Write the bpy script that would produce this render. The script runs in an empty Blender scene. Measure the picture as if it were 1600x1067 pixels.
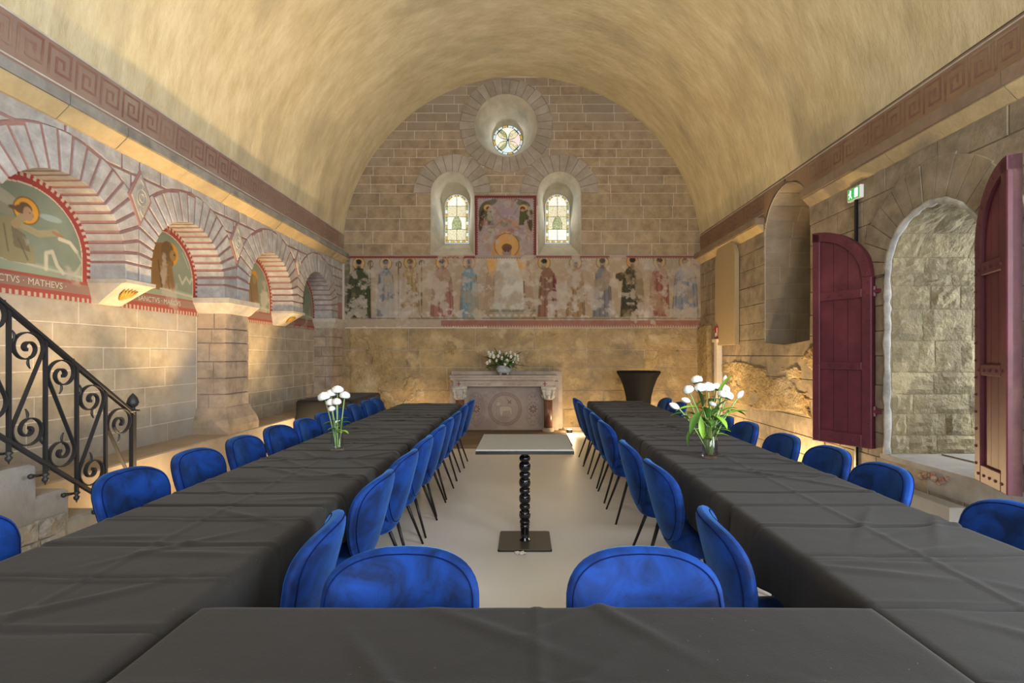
import bpy, bmesh, math, random
import numpy as np
from mathutils import Vector, Matrix, noise as mnoise

PI = math.pi
S = bpy.context.scene
COL = S.collection

# ------------------------------------------------------------------ camera, world, lights, exposure
cam_d = bpy.data.cameras.new('camera')
cam_d.sensor_width = 36.0
cam_d.lens = 17.78
cam_d.shift_x = -0.0125
cam_d.shift_y = 0.0134
cam_d.clip_start = 0.02
cam = bpy.data.objects.new('camera', cam_d)
cam.location = (0, 0, 1.37)
cam.rotation_euler = (PI / 2, 0, 0)
COL.objects.link(cam)
S.camera = cam
S.view_settings.view_transform = 'Standard'
S.view_settings.look = 'None'
S.view_settings.gamma = 1.0
S.view_settings.use_curve_mapping = False
S.view_settings.exposure = 0.0
S.cycles.use_denoising = True
S.cycles.max_bounces = 8
S.cycles.diffuse_bounces = 5
S.cycles.sample_clamp_indirect = 4.0
S.cycles.caustics_reflective = False
S.cycles.caustics_refractive = False

world = bpy.data.worlds.new('world')
S.world = world
world.use_nodes = True
bg = world.node_tree.nodes['Background']
bg.inputs[0].default_value = (0.75, 0.85, 1.0, 1)
bg.inputs[1].default_value = 1.0


def lamp(name, kind, loc, energy, color, size=0.2, size_y=None, target=None, spot=None, blend=0.6):
    d = bpy.data.lights.new(name, kind)
    d.energy = energy
    d.color = color
    if kind == 'AREA':
        d.size = size
        if size_y:
            d.shape = 'RECTANGLE'
            d.size_y = size_y
    else:
        d.shadow_soft_size = size
    if kind == 'SPOT':
        d.spot_size = spot
        d.spot_blend = blend
    o = bpy.data.objects.new(name, d)
    o.location = loc
    if target is not None:
        o.rotation_euler = (Vector(target) - Vector(loc)).to_track_quat('-Z', 'Y').to_euler()
    COL.objects.link(o)
    return o


COOL = (0.86, 0.93, 1.0)
WARM = (1.0, 0.70, 0.36)
# daylight through the open doorway and back windows; side and rear fills are added
lamp('doorway_daylight', 'AREA', (5.6, 3.75, 2.1), 115, COOL, 1.6, 2.2, target=(0, 4.1, 0.7))
lamp('side_fill', 'AREA', (3.3, 0.4, 1.7), 330, COOL, 1.4, 2.4, target=(-1.5, 2.6, 1.0))  # added area light beside the camera, stands in for unseen daylight
lamp('rear_fill', 'AREA', (0.6, -2.9, 2.6), 360, (0.95, 0.98, 1.0), 3.0, 2.8, target=(-0.6, 5, 2.3))  # added broad fill behind the camera
lamp('oculus_daylight', 'AREA', (-0.34, 9.80, 5.54), 4, COOL, 0.5, 0.5, target=(-0.34, 8.0, 5.0))
lamp('window_daylight', 'AREA', (-1.31, 9.70, 4.05), 5, COOL, 0.42, 0.85, target=(-1.31, 8.0, 3.4))
lamp('window_daylight', 'AREA', (0.63, 9.70, 4.05), 5, COOL, 0.42, 0.85, target=(0.63, 8.0, 3.4))
# warm uplights standing on the floor between the chairs and the walls
for (x, y, e) in ((2.72, 5.62, 62), (2.5, 7.6, 60), (-2.82, 4.2, 26), (-2.82, 6.7, 40)):
    lamp('floor_uplight', 'POINT', (x, y, 0.12), e, WARM, 0.08)
for (x, y, tx, e) in ((-2.82, 3.75, -3.42, 330), (-2.82, 5.0, -3.42, 340), (-2.82, 6.65, -3.42, 340), (2.7, 5.7, 3.15, 110), (2.7, 7.6, 3.12, 130)):
    lamp('beam_uplight', 'SPOT', (x, y, 0.12), e, (1.0, 0.66, 0.30), 0.06, target=(tx, y, 2.7), spot=math.radians(58), blend=0.7)
for (x, e) in ((0.79, 15), (2.0, 18), (-1.75, 18)):
    lamp('wall_washer', 'POINT', (x, 8.7, 0.14), e, WARM, 0.06)

# ------------------------------------------------------------------ helpers


def lin(c):
    if isinstance(c, str):
        c = c.lstrip('#')
        c = [int(c[i:i + 2], 16) / 255 for i in (0, 2, 4)]
    return tuple((v / 12.92 if v <= 0.04045 else ((v + 0.055) / 1.055) ** 2.4) for v in c[:3])


def rgba(c):
    return (*lin(c), 1.0)


def nodes_of(name):
    m = bpy.data.materials.new(name)
    m.use_nodes = True
    nt = m.node_tree
    return m, nt, nt.nodes['Principled BSDF']


def N(nt, kind, **kw):
    n = nt.nodes.new(kind)
    for k, v in kw.items():
        if k.startswith('i_'):
            n.inputs[k[2:].replace('_', ' ')].default_value = v
        else:
            setattr(n, k, v)
    return n


def mixc(nt, fac, a, b, blend='MIX'):
    n = nt.nodes.new('ShaderNodeMix')
    n.data_type = 'RGBA'
    n.blend_type = blend
    for sock, v in ((n.inputs[0], fac), (n.inputs[6], a), (n.inputs[7], b)):
        if isinstance(v, (int, float)):
            sock.default_value = v
        elif isinstance(v, tuple):
            sock.default_value = v
        else:
            nt.links.new(v, sock)
    return n.outputs[2]


def ramp(nt, sock, lo, hi):
    n = nt.nodes.new('ShaderNodeMapRange')
    n.inputs[1].default_value = lo
    n.inputs[2].default_value = hi
    nt.links.new(sock, n.inputs[0])
    return n.outputs[0]


def weathered(name, c1, c2, c3=None, scale=6.0, big=0.8, rough=0.9, bump=0.3, bscale=35.0, rand=0.12, stretch=(1, 1, 1), c3amt=(0.5, 0.68), attr=None, bdist=0.01):
    """plaster / stone: two colours mottled, a third in large stains, value shifted per object."""
    m, nt, bs = nodes_of(name)
    geo = N(nt, 'ShaderNodeNewGeometry')
    mp = N(nt, 'ShaderNodeMapping')
    mp.inputs['Scale'].default_value = stretch
    nt.links.new(geo.outputs['Position'], mp.inputs[0])
    n1 = N(nt, 'ShaderNodeTexNoise', i_Scale=scale, i_Detail=8.0, i_Roughness=0.65)
    nt.links.new(mp.outputs[0], n1.inputs[0])
    col = mixc(nt, ramp(nt, n1.outputs[0], 0.35, 0.65), rgba(c1), rgba(c2))
    if c3:
        n2 = N(nt, 'ShaderNodeTexNoise', i_Scale=big, i_Detail=6.0, i_Roughness=0.6)
        nt.links.new(mp.outputs[0], n2.inputs[0])
        col = mixc(nt, ramp(nt, n2.outputs[0], *c3amt), col, rgba(c3))
    if attr:
        at = N(nt, 'ShaderNodeAttribute', attribute_name=attr)
        col = mixc(nt, 1.0, col, at.outputs[0], 'MULTIPLY') if attr == 'tint' else at.outputs[0]
    if rand:
        oi = N(nt, 'ShaderNodeObjectInfo')
        hs = N(nt, 'ShaderNodeHueSaturation')
        hs.inputs['Value'].default_value = 1.0
        mr = nt.nodes.new('ShaderNodeMapRange')
        mr.inputs[3].default_value = 1 - rand
        mr.inputs[4].default_value = 1 + rand
        nt.links.new(oi.outputs['Random'], mr.inputs[0])
        nt.links.new(mr.outputs[0], hs.inputs['Value'])
        nt.links.new(col, hs.inputs['Color'])
        col = hs.outputs[0]
    nt.links.new(col, bs.inputs['Base Color'])
    bs.inputs['Roughness'].default_value = rough
    if bump:
        n3 = N(nt, 'ShaderNodeTexNoise', i_Scale=bscale, i_Detail=6.0, i_Roughness=0.6)
        nt.links.new(mp.outputs[0], n3.inputs[0])
        b = N(nt, 'ShaderNodeBump', i_Strength=bump, i_Distance=bdist)
        nt.links.new(n3.outputs[0], b.inputs['Height'])
        nt.links.new(b.outputs[0], bs.inputs['Normal'])
    return m


def plain(name, c, rough=0.5, metal=0.0, **kw):
    m, nt, bs = nodes_of(name)
    bs.inputs['Base Color'].default_value = rgba(c)
    bs.inputs['Roughness'].default_value = rough
    bs.inputs['Metallic'].default_value = metal
    n1 = N(nt, 'ShaderNodeTexNoise', i_Scale=25.0, i_Detail=4.0)
    tc = N(nt, 'ShaderNodeTexCoord')
    nt.links.new(tc.outputs['Object'], n1.inputs[0])
    l = lin(c)
    col = mixc(nt, n1.outputs[0], tuple(v * 0.88 for v in l) + (1,), tuple(min(1, v * 1.1) for v in l) + (1,))
    nt.links.new(col, bs.inputs['Base Color'])
    for k, v in kw.items():
        bs.inputs[k.replace('_', ' ')].default_value = v
    return m


def painted(name, rough=0.9, bump=0.15):
    """colour comes from the painted 'Col' attribute (flat wall paintings)."""
    m, nt, bs = nodes_of(name)
    at = N(nt, 'ShaderNodeAttribute', attribute_name='Col')
    nt.links.new(at.outputs[0], bs.inputs['Base Color'])
    bs.inputs['Roughness'].default_value = rough
    geo = N(nt, 'ShaderNodeNewGeometry')
    n3 = N(nt, 'ShaderNodeTexNoise', i_Scale=30.0, i_Detail=6.0)
    nt.links.new(geo.outputs['Position'], n3.inputs[0])
    b = N(nt, 'ShaderNodeBump', i_Strength=bump, i_Distance=0.01)
    nt.links.new(n3.outputs[0], b.inputs['Height'])
    nt.links.new(b.outputs[0], bs.inputs['Normal'])
    return m


def setp(o, label=None, cat=None, kind=None, group=None):
    if label:
        o['label'] = label
    if cat:
        o['category'] = cat
    if kind:
        o['kind'] = kind
    if group:
        o['group'] = group
    return o


def link(name, me, mat=None, parent=None):
    o = bpy.data.objects.new(name, me)
    if mat is not None and not me.materials:
        me.materials.append(mat)
    if parent is not None:
        o.parent = parent
    COL.objects.link(o)
    return o


def build(name, verts, faces, mat, parent=None, smooth=False, base=None, recalc=True, cols=None):
    me = bpy.data.meshes.new(name)
    if base is not None:
        bx, by, bz = base
        verts = [(v[0] - bx, v[1] - by, v[2] - bz) for v in verts]
    me.from_pydata([tuple(v) for v in verts], [], [tuple(f) for f in faces])
    if recalc:
        bm = bmesh.new()
        bm.from_mesh(me)
        bmesh.ops.recalc_face_normals(bm, faces=bm.faces)
        bm.to_mesh(me)
        bm.free()
    if smooth:
        me.polygons.foreach_set('use_smooth', [True] * len(me.polygons))
    if cols is not None:
        a = me.color_attributes.new('Col', 'FLOAT_COLOR', 'POINT')
        c4 = np.ones((len(verts), 4), np.float32)
        c4[:, :3] = cols
        a.data.foreach_set('color', c4.ravel())
    o = link(name, me, mat, parent)
    if base is not None:
        o.location = base
    return o


class MB:
    """collects shapes into one mesh."""

    def __init__(s):
        s.v, s.f = [], []

    def add(s, v, f):
        n = len(s.v)
        s.v += [tuple(p) for p in v]
        s.f += [tuple(i + n for i in q) for q in f]
        return s

    def box(s, x0, x1, y0, y1, z0, z1):
        return s.add([(x, y, z) for x in (x0, x1) for y in (y0, y1) for z in (z0, z1)],
                     [(0, 1, 3, 2), (4, 6, 7, 5), (0, 4, 5, 1), (2, 3, 7, 6), (0, 2, 6, 4), (1, 5, 7, 3)])

    def tube(s, pts, r, n=8, closed=False, caps=True):
        pts = [Vector(p) for p in pts]
        m = len(pts)
        rs = r if isinstance(r, (list, tuple)) else [r] * m
        rings = []
        up = None
        for i, p in enumerate(pts):
            a = pts[i - 1] if (i > 0 or closed) else p
            b = pts[(i + 1) % m] if (i < m - 1 or closed) else p
            t = (b - a)
            t = t.normalized() if t.length > 1e-9 else Vector((0, 0, 1))
            if up is None:
                up = t.orthogonal().normalized()
            up = (up - t * up.dot(t))
            up = up.normalized() if up.length > 1e-6 else t.orthogonal().normalized()
            sd = t.cross(up)
            rings.append([p + (up * math.cos(2 * PI * k / n) + sd * math.sin(2 * PI * k / n)) * rs[i] for k in range(n)])
        v = [q for ring in rings for q in ring]
        f = []
        for i in range(m if closed else m - 1):
            j = (i + 1) % m
            for k in range(n):
                f.append((i * n + k, i * n + (k + 1) % n, j * n + (k + 1) % n, j * n + k))
        if caps and not closed:
            f.append(tuple(range(n)))
            f.append(tuple((m - 1) * n + k for k in range(n)))
        return s.add(v, f)

    def lathe(s, prof, cx=0, cy=0, n=24, sx=1, sy=1):
        v, f = [], []
        for (r, z) in prof:
            for k in range(n):
                a = 2 * PI * k / n
                v.append((cx + r * math.cos(a) * sx, cy + r * math.sin(a) * sy, z))
        for i in range(len(prof) - 1):
            for k in range(n):
                f.append((i * n + k, i * n + (k + 1) % n, (i + 1) * n + (k + 1) % n, (i + 1) * n + k))
        f.append(tuple(range(n)))
        f.append(tuple((len(prof) - 1) * n + k for k in range(n)))
        return s.add(v, f)

    def sphere(s, c, r, n=8, m=6, sz=1.0):
        prof = [(max(1e-4, r * math.sin(PI * i / m)), c[2] - r * sz * math.cos(PI * i / m)) for i in range(m + 1)]
        return s.lathe(prof, c[0], c[1], n)

    def prism(s, poly, fn, d0, d1, ch=0.0):
        """poly: (u, v) points, fn(u, v, d) -> xyz; from depth d0 to d1 with a chamfer ch on the d1 face."""
        n = len(poly)
        cu = sum(p[0] for p in poly) / n
        cv = sum(p[1] for p in poly) / n
        rings = [[fn(u, v, d0) for u, v in poly]]
        if ch > 0:
            rings.append([fn(u, v, d1 - ch) for u, v in poly])
            su = max(abs(p[0] - cu) for p in poly)
            sv = max(abs(p[1] - cv) for p in poly)
            ku = max(0.3, 1 - ch / max(su, 1e-4))
            kv = max(0.3, 1 - ch / max(sv, 1e-4))
            rings.append([fn(cu + (u - cu) * ku, cv + (v - cv) * kv, d1) for u, v in poly])
        else:
            rings.append([fn(u, v, d1) for u, v in poly])
        v = [p for r_ in rings for p in r_]
        f = [tuple(range(n)), tuple((len(rings) - 1) * n + k for k in range(n))]
        for i in range(len(rings) - 1):
            for k in range(n):
                f.append((i * n + k, i * n + (k + 1) % n, (i + 1) * n + (k + 1) % n, (i + 1) * n + k))
        return s.add(v, f)

    def build(s, name, mat, parent=None, smooth=False, base=None):
        return build(name, s.v, s.f, mat, parent, smooth, base)


def empty(name, loc, label, cat, group=None, rz=0.0, kind=None):
    o = bpy.data.objects.new(name, None)
    o.empty_display_size = 0.1
    o.location = loc
    o.rotation_euler = (0, 0, rz)
    COL.objects.link(o)
    return setp(o, label, cat, kind, group)


def grid(name, P, mat, parent=None, cols=None, smooth=True, base=None, keep=None):
    ny, nx = P.shape[:2]
    idx = np.arange(ny * nx).reshape(ny, nx)
    q = np.stack([idx[:-1, :-1], idx[:-1, 1:], idx[1:, 1:], idx[1:, :-1]], -1).reshape(-1, 4)
    V = P.reshape(-1, 3).astype(float)
    C = None if cols is None else cols.reshape(-1, 3)
    if keep is not None:
        k = keep.reshape(-1)
        q = q[k[q].all(1)]
        used = np.unique(q)
        re = -np.ones(len(V), int)
        re[used] = np.arange(len(used))
        q = re[q]
        V = V[used]
        C = None if C is None else C[used]
    return build(name, V.tolist(), q.tolist(), mat, parent, smooth, base, recalc=False, cols=C)


def fnoise(h, w, cell, seed, octaves=4, rough=0.5):
    """fractal value noise in 0..1, cell = size of the largest cells in samples."""
    rng = np.random.default_rng(seed)
    out = np.zeros((h, w))
    amp, tot = 1.0, 0.0
    for o in range(octaves):
        c = max(1.0, cell / 2 ** o)
        gh, gw = int(h / c) + 3, int(w / c) + 3
        g = rng.random((gh, gw))
        y = np.arange(h) / c
        x = np.arange(w) / c
        y0, x0 = y.astype(int), x.astype(int)
        fy, fx = y - y0, x - x0
        fy = (fy * fy * (3 - 2 * fy))[:, None]
        fx = (fx * fx * (3 - 2 * fx))[None, :]
        a = g[y0][:, x0]
        b = g[y0][:, x0 + 1]
        cc = g[y0 + 1][:, x0]
        d = g[y0 + 1][:, x0 + 1]
        out += amp * ((a * (1 - fx) + b * fx) * (1 - fy) + (cc * (1 - fx) + d * fx) * fy)
        tot += amp
        amp *= rough
    return out / tot


class Canvas:
    """a small painter for wall paintings: x to the right, y downwards, in the given units."""

    def __init__(s, x0, x1, y0, y1, step, col):
        s.xs = np.arange(x0, x1 + step / 2, step)
        s.ys = np.arange(y0, y1 + step / 2, step)
        s.X, s.Y = np.meshgrid(s.xs, s.ys)
        s.step = step
        s.h, s.w = s.X.shape
        s.c = np.empty((s.h, s.w, 3))
        s.c[:] = lin(col)

    def put(s, m, col, a=1.0):
        m = np.clip(m, 0, 1)[..., None] * a
        s.c = s.c * (1 - m) + np.array(lin(col)) * m
        return s

    def ell(s, cx, cy, rx, ry, col, a=1.0, ring=None, rot=0.0):
        dx, dy = s.X - cx, s.Y - cy
        c_, s_ = math.cos(rot), math.sin(rot)
        dx, dy = dx * c_ + dy * s_, -dx * s_ + dy * c_
        d = np.sqrt((dx / rx) ** 2 + (dy / ry) ** 2)
        k = min(rx, ry) / s.step
        m = np.clip((1 - d) * k + 0.5, 0, 1)
        if ring:
            m = np.clip(0.5 + ring / s.step / 2 - abs(1 - d) * k, 0, 1)
        return s.put(m, col, a)

    def poly(s, pts, col, a=1.0):
        ins = np.zeros(s.X.shape, bool)
        n = len(pts)
        for i in range(n):
            (x1, y1), (x2, y2) = pts[i], pts[(i + 1) % n]
            c = ((y1 > s.Y) != (y2 > s.Y))
            with np.errstate(divide='ignore', invalid='ignore'):
                xi = (x2 - x1) * (s.Y - y1) / ((y2 - y1) if y2 != y1 else 1e-9) + x1
            ins ^= c & (s.X < xi)
        return s.put(ins.astype(float), col, a)

    def line(s, pts, w, col, a=1.0):
        m = np.zeros(s.X.shape)
        for (x1, y1), (x2, y2) in zip(pts[:-1], pts[1:]):
            dx, dy = x2 - x1, y2 - y1
            L = dx * dx + dy * dy + 1e-12
            t = np.clip(((s.X - x1) * dx + (s.Y - y1) * dy) / L, 0, 1)
            d = np.hypot(s.X - x1 - t * dx, s.Y - y1 - t * dy)
            m = np.maximum(m, np.clip((w / 2 - d) / s.step + 0.5, 0, 1))
        return s.put(m, col, a)

    def wear(s, cell, seed, lo, hi, col, a=1.0, mask=None, octaves=5):
        m = np.clip((fnoise(s.h, s.w, cell / s.step, seed, octaves, 0.6) - lo) / (hi - lo), 0, 1)
        if mask is not None:
            m = m * mask
        return s.put(m, col, a)

    def mottle(s, cell, seed, amt):
        s.c = s.c * (1 - amt + 2 * amt * fnoise(s.h, s.w, cell / s.step, seed, 4, 0.6))[..., None]
        return s


def text_mesh(name, txt, size, mat, parent, fn, align='LEFT', flip=False):
    """flat lettering; fn(u, v) -> xyz for text coordinates."""
    cu = bpy.data.curves.new('lettering', 'FONT')
    cu.body = txt
    cu.size = size
    cu.align_x = align
    cu.resolution_u = 3
    o = bpy.data.objects.new('lettering', cu)
    COL.objects.link(o)
    dg = bpy.context.evaluated_depsgraph_get()
    dg.update()
    me = o.evaluated_get(dg).to_mesh()
    v = [fn(p.co.x, p.co.y) for p in me.vertices]
    f = [tuple(p.vertices) for p in me.polygons]
    o.evaluated_get(dg).to_mesh_clear()
    bpy.data.objects.remove(o)
    bpy.data.curves.remove(cu)
    return build(name, v, f, mat, parent, recalc=False)


def clip_half(poly, a, b, c):
    """keep a*u + b*v <= c."""
    out = []
    for i in range(len(poly)):
        p, q = poly[i], poly[(i + 1) % len(poly)]
        dp, dq = a * p[0] + b * p[1] - c, a * q[0] + b * q[1] - c
        if dp <= 0:
            out.append(p)
        if (dp < 0 < dq) or (dq < 0 < dp):
            t = dp / (dp - dq)
            out.append((p[0] + t * (q[0] - p[0]), p[1] + t * (q[1] - p[1])))
    return out


def courses(v0, v1, h, lo, hi, w, holes, rng, gap=0.008, jit=0.3, hj=0.0):
    """stone courses between v0 and v1, trimmed to lo(v)..hi(v) and to holes [fn(v) -> (a, b, present)]."""
    polys = []
    v = v0
    while v < v1 - 0.03:
        hh = h * (1 + rng.uniform(-hj, hj))
        t = min(v1, v + hh)
        if v1 - t < 0.05:
            t = v1
        vs = [v + gap / 2 + (t - v - gap) * k / 5 for k in range(6)]
        act = [hf for hf in holes if any(hf(x)[2] for x in vs)]
        act.sort(key=lambda hf: hf(vs[2])[0])
        edges = [lo] + [e for hf in act for e in ((lambda x, hf=hf: hf(x)[0]), (lambda x, hf=hf: hf(x)[1]))] + [hi]
        for i in range(0, len(edges), 2):
            L, R = edges[i], edges[i + 1]
            a, b = max(L(x) for x in vs), min(R(x) for x in vs)
            am, bm_ = sum(L(x) for x in vs) / 6, sum(R(x) for x in vs) / 6
            if bm_ - am < 0.04:
                continue
            cuts = []
            x = am + w * rng.uniform(0.35, 1.0)
            while x < bm_ - w * 0.3:
                if x > a + 0.03 and x < b - 0.03:
                    cuts.append(x)
                x += w * (1 + rng.uniform(-jit, jit))
            bounds = [None] + cuts + [None]
            for j in range(len(bounds) - 1):
                l, r = bounds[j], bounds[j + 1]
                Lp = [(L(x) + gap / 2, x) for x in vs] if l is None else [(l + gap / 2, vs[0]), (l + gap / 2, vs[-1])]
                Rp = [(R(x) - gap / 2, x) for x in vs] if r is None else [(r - gap / 2, vs[0]), (r - gap / 2, vs[-1])]
                if l is None and max(p[0] for p in Lp) - min(p[0] for p in Lp) < 1e-4:
                    Lp = [Lp[0], Lp[-1]]
                if r is None and max(p[0] for p in Rp) - min(p[0] for p in Rp) < 1e-4:
                    Rp = [Rp[0], Rp[-1]]
                mx = min(p[0] for p in Rp)
                Lp = [(min(p[0], max(mx, p[0] if len(Rp) > 2 else mx)), p[1]) for p in Lp]
                poly = Lp + Rp[::-1]
                us = [p[0] for p in poly]
                if max(us) - min(us) > 0.03:
                    polys.append(poly)
        v = t
    return polys


def circ_hole(c, z, r):
    def f(v):
        d = r * r - (v - z) ** 2
        return (c - math.sqrt(d), c + math.sqrt(d), True) if d > 0 else (c, c, False)
    return f


def arch_hole(c, hw, z0, zs, r):
    """opening of half width hw from z0 to zs, above it a circle of radius r."""
    def f(v):
        if v < z0:
            return (c, c, False)
        if v <= zs:
            return (c - hw, c + hw, True)
        d = r * r - (v - zs) ** 2
        return (c - math.sqrt(d), c + math.sqrt(d), True) if d > 0 else (c, c, False)
    return f


def rect_hole(a, b, z0, z1):
    return lambda v: (a, b, True) if z0 < v < z1 else ((a + b) / 2, (a + b) / 2, False)


def holed_wall(name, outer, holes, fn, mat, parent=None):
    """flat sheet with holes: outer and holes are lists of (u, v)."""
    bm = bmesh.new()
    edges = []
    for loop in [outer] + holes:
        vs = [bm.verts.new(fn(u, v, 0)) for u, v in loop]
        edges += [bm.edges.new((vs[i], vs[(i + 1) % len(vs)])) for i in range(len(vs))]
    bmesh.ops.triangle_fill(bm, use_beauty=True, use_dissolve=False, edges=edges)
    me = bpy.data.meshes.new(name)
    bm.to_mesh(me)
    bm.free()
    return link(name, me, mat, parent)


def arch_pts(c, hw, z0, zs, n=20, r=None):
    r = r or hw
    return [(c - hw, z0), (c - hw, zs)] + [(c - r * math.cos(PI * k / n), zs + r * math.sin(PI * k / n)) for k in range(1, n)] + [(c + hw, zs), (c + hw, z0)]


# ------------------------------------------------------------------ materials
M = {}
M['vault'] = weathered('vault_plaster', '#d3c7a5', '#bcad88', '#a99d82', scale=2.4, big=0.7, bump=0.35, bscale=9, rand=0, stretch=(1, 2.6, 1), c3amt=(0.5, 0.7), bdist=0.02)
M['ashlar'] = weathered('grey_brown_ashlar', '#a08d71', '#7c6b54', '#8f8272', scale=5, big=0.7, bump=0.25, rand=0.10)
M['mortar_white'] = weathered('white_mortar', '#c6b9a8', '#b5a798', scale=20, rand=0, bump=0.1)
M['pale_stone'] = weathered('pale_dressed_stone', '#968c7e', '#877c6d', '#a79d90', scale=8, big=1.2, bump=0.25, rand=0.10)
M['reveal'] = weathered('window_reveal_stone', '#b5aa93', '#a49a84', '#8d8a78', scale=5, big=1.6, bump=0.2, rand=0)
M['dark_joint'] = weathered('dark_joint_mortar', '#7a6f66', '#6c5f55', scale=20, rand=0, bump=0.1)
M['rough_plaster'] = weathered('flaking_ochre_plaster', '#a68d64', '#7e7058', '#b09a76', scale=3.0, big=3.4, bump=1.0, bscale=9, rand=0.05, bdist=0.05, c3amt=(0.52, 0.66))
M['left_ashlar'] = weathered('beige_ashlar', '#a59a86', '#8a7f6d', '#9a9490', scale=5, big=0.8, bump=0.15, rand=0.06)
M['voussoir'] = weathered('painted_grey_voussoir', '#b0adaa', '#8f8b88', '#948a80', scale=9, big=1.8, bump=0.45, rand=0.09)
M['red_joint'] = weathered('red_painted_joint', '#9a756c', '#8c6761', scale=14, rand=0, bump=0.15)
M['pier'] = weathered('worn_pier_stone', '#a39280', '#7d6f60', '#ab967c', scale=6, big=1.4, bump=0.5, bscale=22, rand=0.10)
M['pale_impost'] = weathered('cream_impost_stone', '#b3aca0', '#9f978a', '#8b8378', scale=9, bump=0.3, rand=0.05)
M['cornice'] = weathered('cornice_stone', '#b9a57c', '#a8946e', '#8c7f6a', scale=6, big=1.2, bump=0.3, rand=0.08, c3amt=(0.56, 0.66))  # yellow glow of the uplights on the underside is put into this colour
M['fascia_grey'] = weathered('grey_cornice_fascia', '#8d8a84', '#77746e', '#5e5c58', scale=7, big=1.5, bump=0.3, rand=0.06)
M['cornice_brown'] = weathered('brown_cornice', '#8b7865', '#7a6857', scale=6, bump=0.2, rand=0.03)
M['band'] = weathered('faded_rose_band', '#937a6c', '#866f62', '#a0947c', scale=3, big=0.9, bump=0.1, rand=0, c3amt=(0.55, 0.7))
M['band_right'] = weathered('faded_brown_band', '#94795f', '#836a55', '#8f8064', scale=3, big=0.7, bump=0.1, rand=0, c3amt=(0.58, 0.7))
M['key'] = weathered('meander_red_brown', '#7c5348', '#8a6a5c', '#96806e', scale=5, big=0.8, bump=0, rand=0, c3amt=(0.47, 0.58))
M['white_line'] = weathered('white_painted_line', '#c3bdb4', '#aaa298', scale=6, bump=0, rand=0)
M['red_line'] = weathered('red_painted_line', '#8c5a4c', '#9a7364', scale=6, bump=0, rand=0)
M['right_stone'] = weathered('worn_grey_brown_stone', '#978a77', '#6f6455', '#a08f70', scale=5, big=0.9, bump=0.7, bscale=20, rand=0.07)
M['right_joint'] = weathered('brown_joint', '#7d715f', '#6c6151', scale=10, rand=0, bump=0.4)
M['eroded'] = weathered('eroded_ochre_stone', '#a68f66', '#86734f', '#b8a688', scale=9, big=2.0, bump=0.9, bscale=30, rand=0, bdist=0.03)
M['jamb_stone'] = weathered('rough_jamb_stone', '#a89a78', '#8f836a', '#b8a985', scale=6, big=3.0, c3amt=(.54, .58), bump=0.9, bscale=24, rand=0.12, bdist=0.03)
M['jamb_joint'] = weathered('jamb_mortar', '#988a6c', '#82765c', scale=9, rand=0, bump=0.8, bdist=0.02)
M['lime'] = weathered('lit_lime_edge', '#b9b7b2', '#9a9894', '#8a8885', scale=12, big=3, bump=0.6, rand=0)  # plaster edge, brightness of its lit rim put into the colour
M['concrete'] = None
M['grey_stone'] = weathered('grey_step_stone', '#9a9690', '#87827b', '#a7a097', scale=6, big=1.5, bump=0.4, rand=0.08)
M['ledge'] = weathered('ledge_plaster', '#a2937f', '#8f816e', '#9b9086', scale=5, big=1.0, bump=0.35, rand=0)
M['rubble'] = weathered('rubble_base', '#a59f95', '#8b857b', scale=14, bump=0.9, bscale=18, rand=0.1, bdist=0.03)
M['wood'] = weathered('old_wood', '#6d5a48', '#59493a', scale=5, stretch=(1, 8, 8), bump=0.2, rand=0.1)
M['iron'] = plain('black_wrought_iron', '#2b2b2d', 0.5, 0.3)
M['black_metal'] = plain('black_leg_metal', '#1b1b1d', 0.4, 0.5)
M['red_paint'] = weathered('dark_red_paint', '#5a2230', '#4c1c28', '#682e39', scale=9, big=2.5, rough=0.5, bump=0.12, bscale=60, rand=0.04)
M['red_edge'] = weathered('worn_red_edge', '#542429', '#481e22', '#644038', scale=14, big=4, rough=0.6, bump=0.3, rand=0.05)
M['board_beige'] = plain('beige_board', '#a18d6c', 0.8)
M['white_paint'] = plain('white_painted_pipe', '#cfc4b4', 0.6)
M['sign_red'] = plain('sign_red', '#a02a22', 0.5)
M['sign_white'] = plain('sign_white', '#e8e8e8', 0.5)
M['black_fabric'] = plain('black_stretch_fabric', '#0f0e0e', 0.85, Specular_IOR_Level=0.2)
M['altar'] = weathered('altar_limestone', '#9d928a', '#8c817a', '#a79c92', scale=8, big=1.8, bump=0.2, rand=0.03)
M['capital'] = weathered('white_capital_stone', '#b6b2ac', '#9c9892', scale=18, bump=0.3, rand=0)
M['marble'] = weathered('red_brown_marble', '#5e3c31', '#6e4a3d', '#4c3029', scale=12, big=4, rough=0.35, bump=0, rand=0)
M['dark_red'] = plain('inscription_red', '#7b2d34', 0.8)
M['faint_letter'] = plain('faint_inscription', '#84706c', 0.85)
M['letter'] = plain('cream_lettering', '#b4aa98', 0.9)
M['paint'] = painted('wall_painting')
M['glazed_black'] = plain('gloss_black_wood', '#0c0c0e', 0.15)
M['table_grey'] = plain('grey_table_laminate', '#85837d', 0.55)
M['plate_grey'] = plain('grey_base_plate', '#5d5a50', 0.3, 0.5)
M['stem'] = plain('flower_stem', '#7f9a58', 0.5)
M['leaf'] = plain('green_leaf', '#4d7a2e', 0.45, Subsurface_Weight=0.0)
M['leaf_light'] = plain('light_green_leaf', '#86b43c', 0.45)
M['leaf_dark'] = plain('dark_green_leaf', '#33491f', 0.5)
M['petal'] = plain('white_petal', '#d6d4d0', 0.6)
M['petal_green'] = plain('greenish_white_petal', '#c9cdb4', 0.6)
M['planter'] = weathered('grey_ceramic', '#a7a9ad', '#8f9298', scale=30, bump=0.5, rough=0.5, rand=0)
M['paper'] = plain('white_paper', '#d8d6d2', 0.8)
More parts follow.
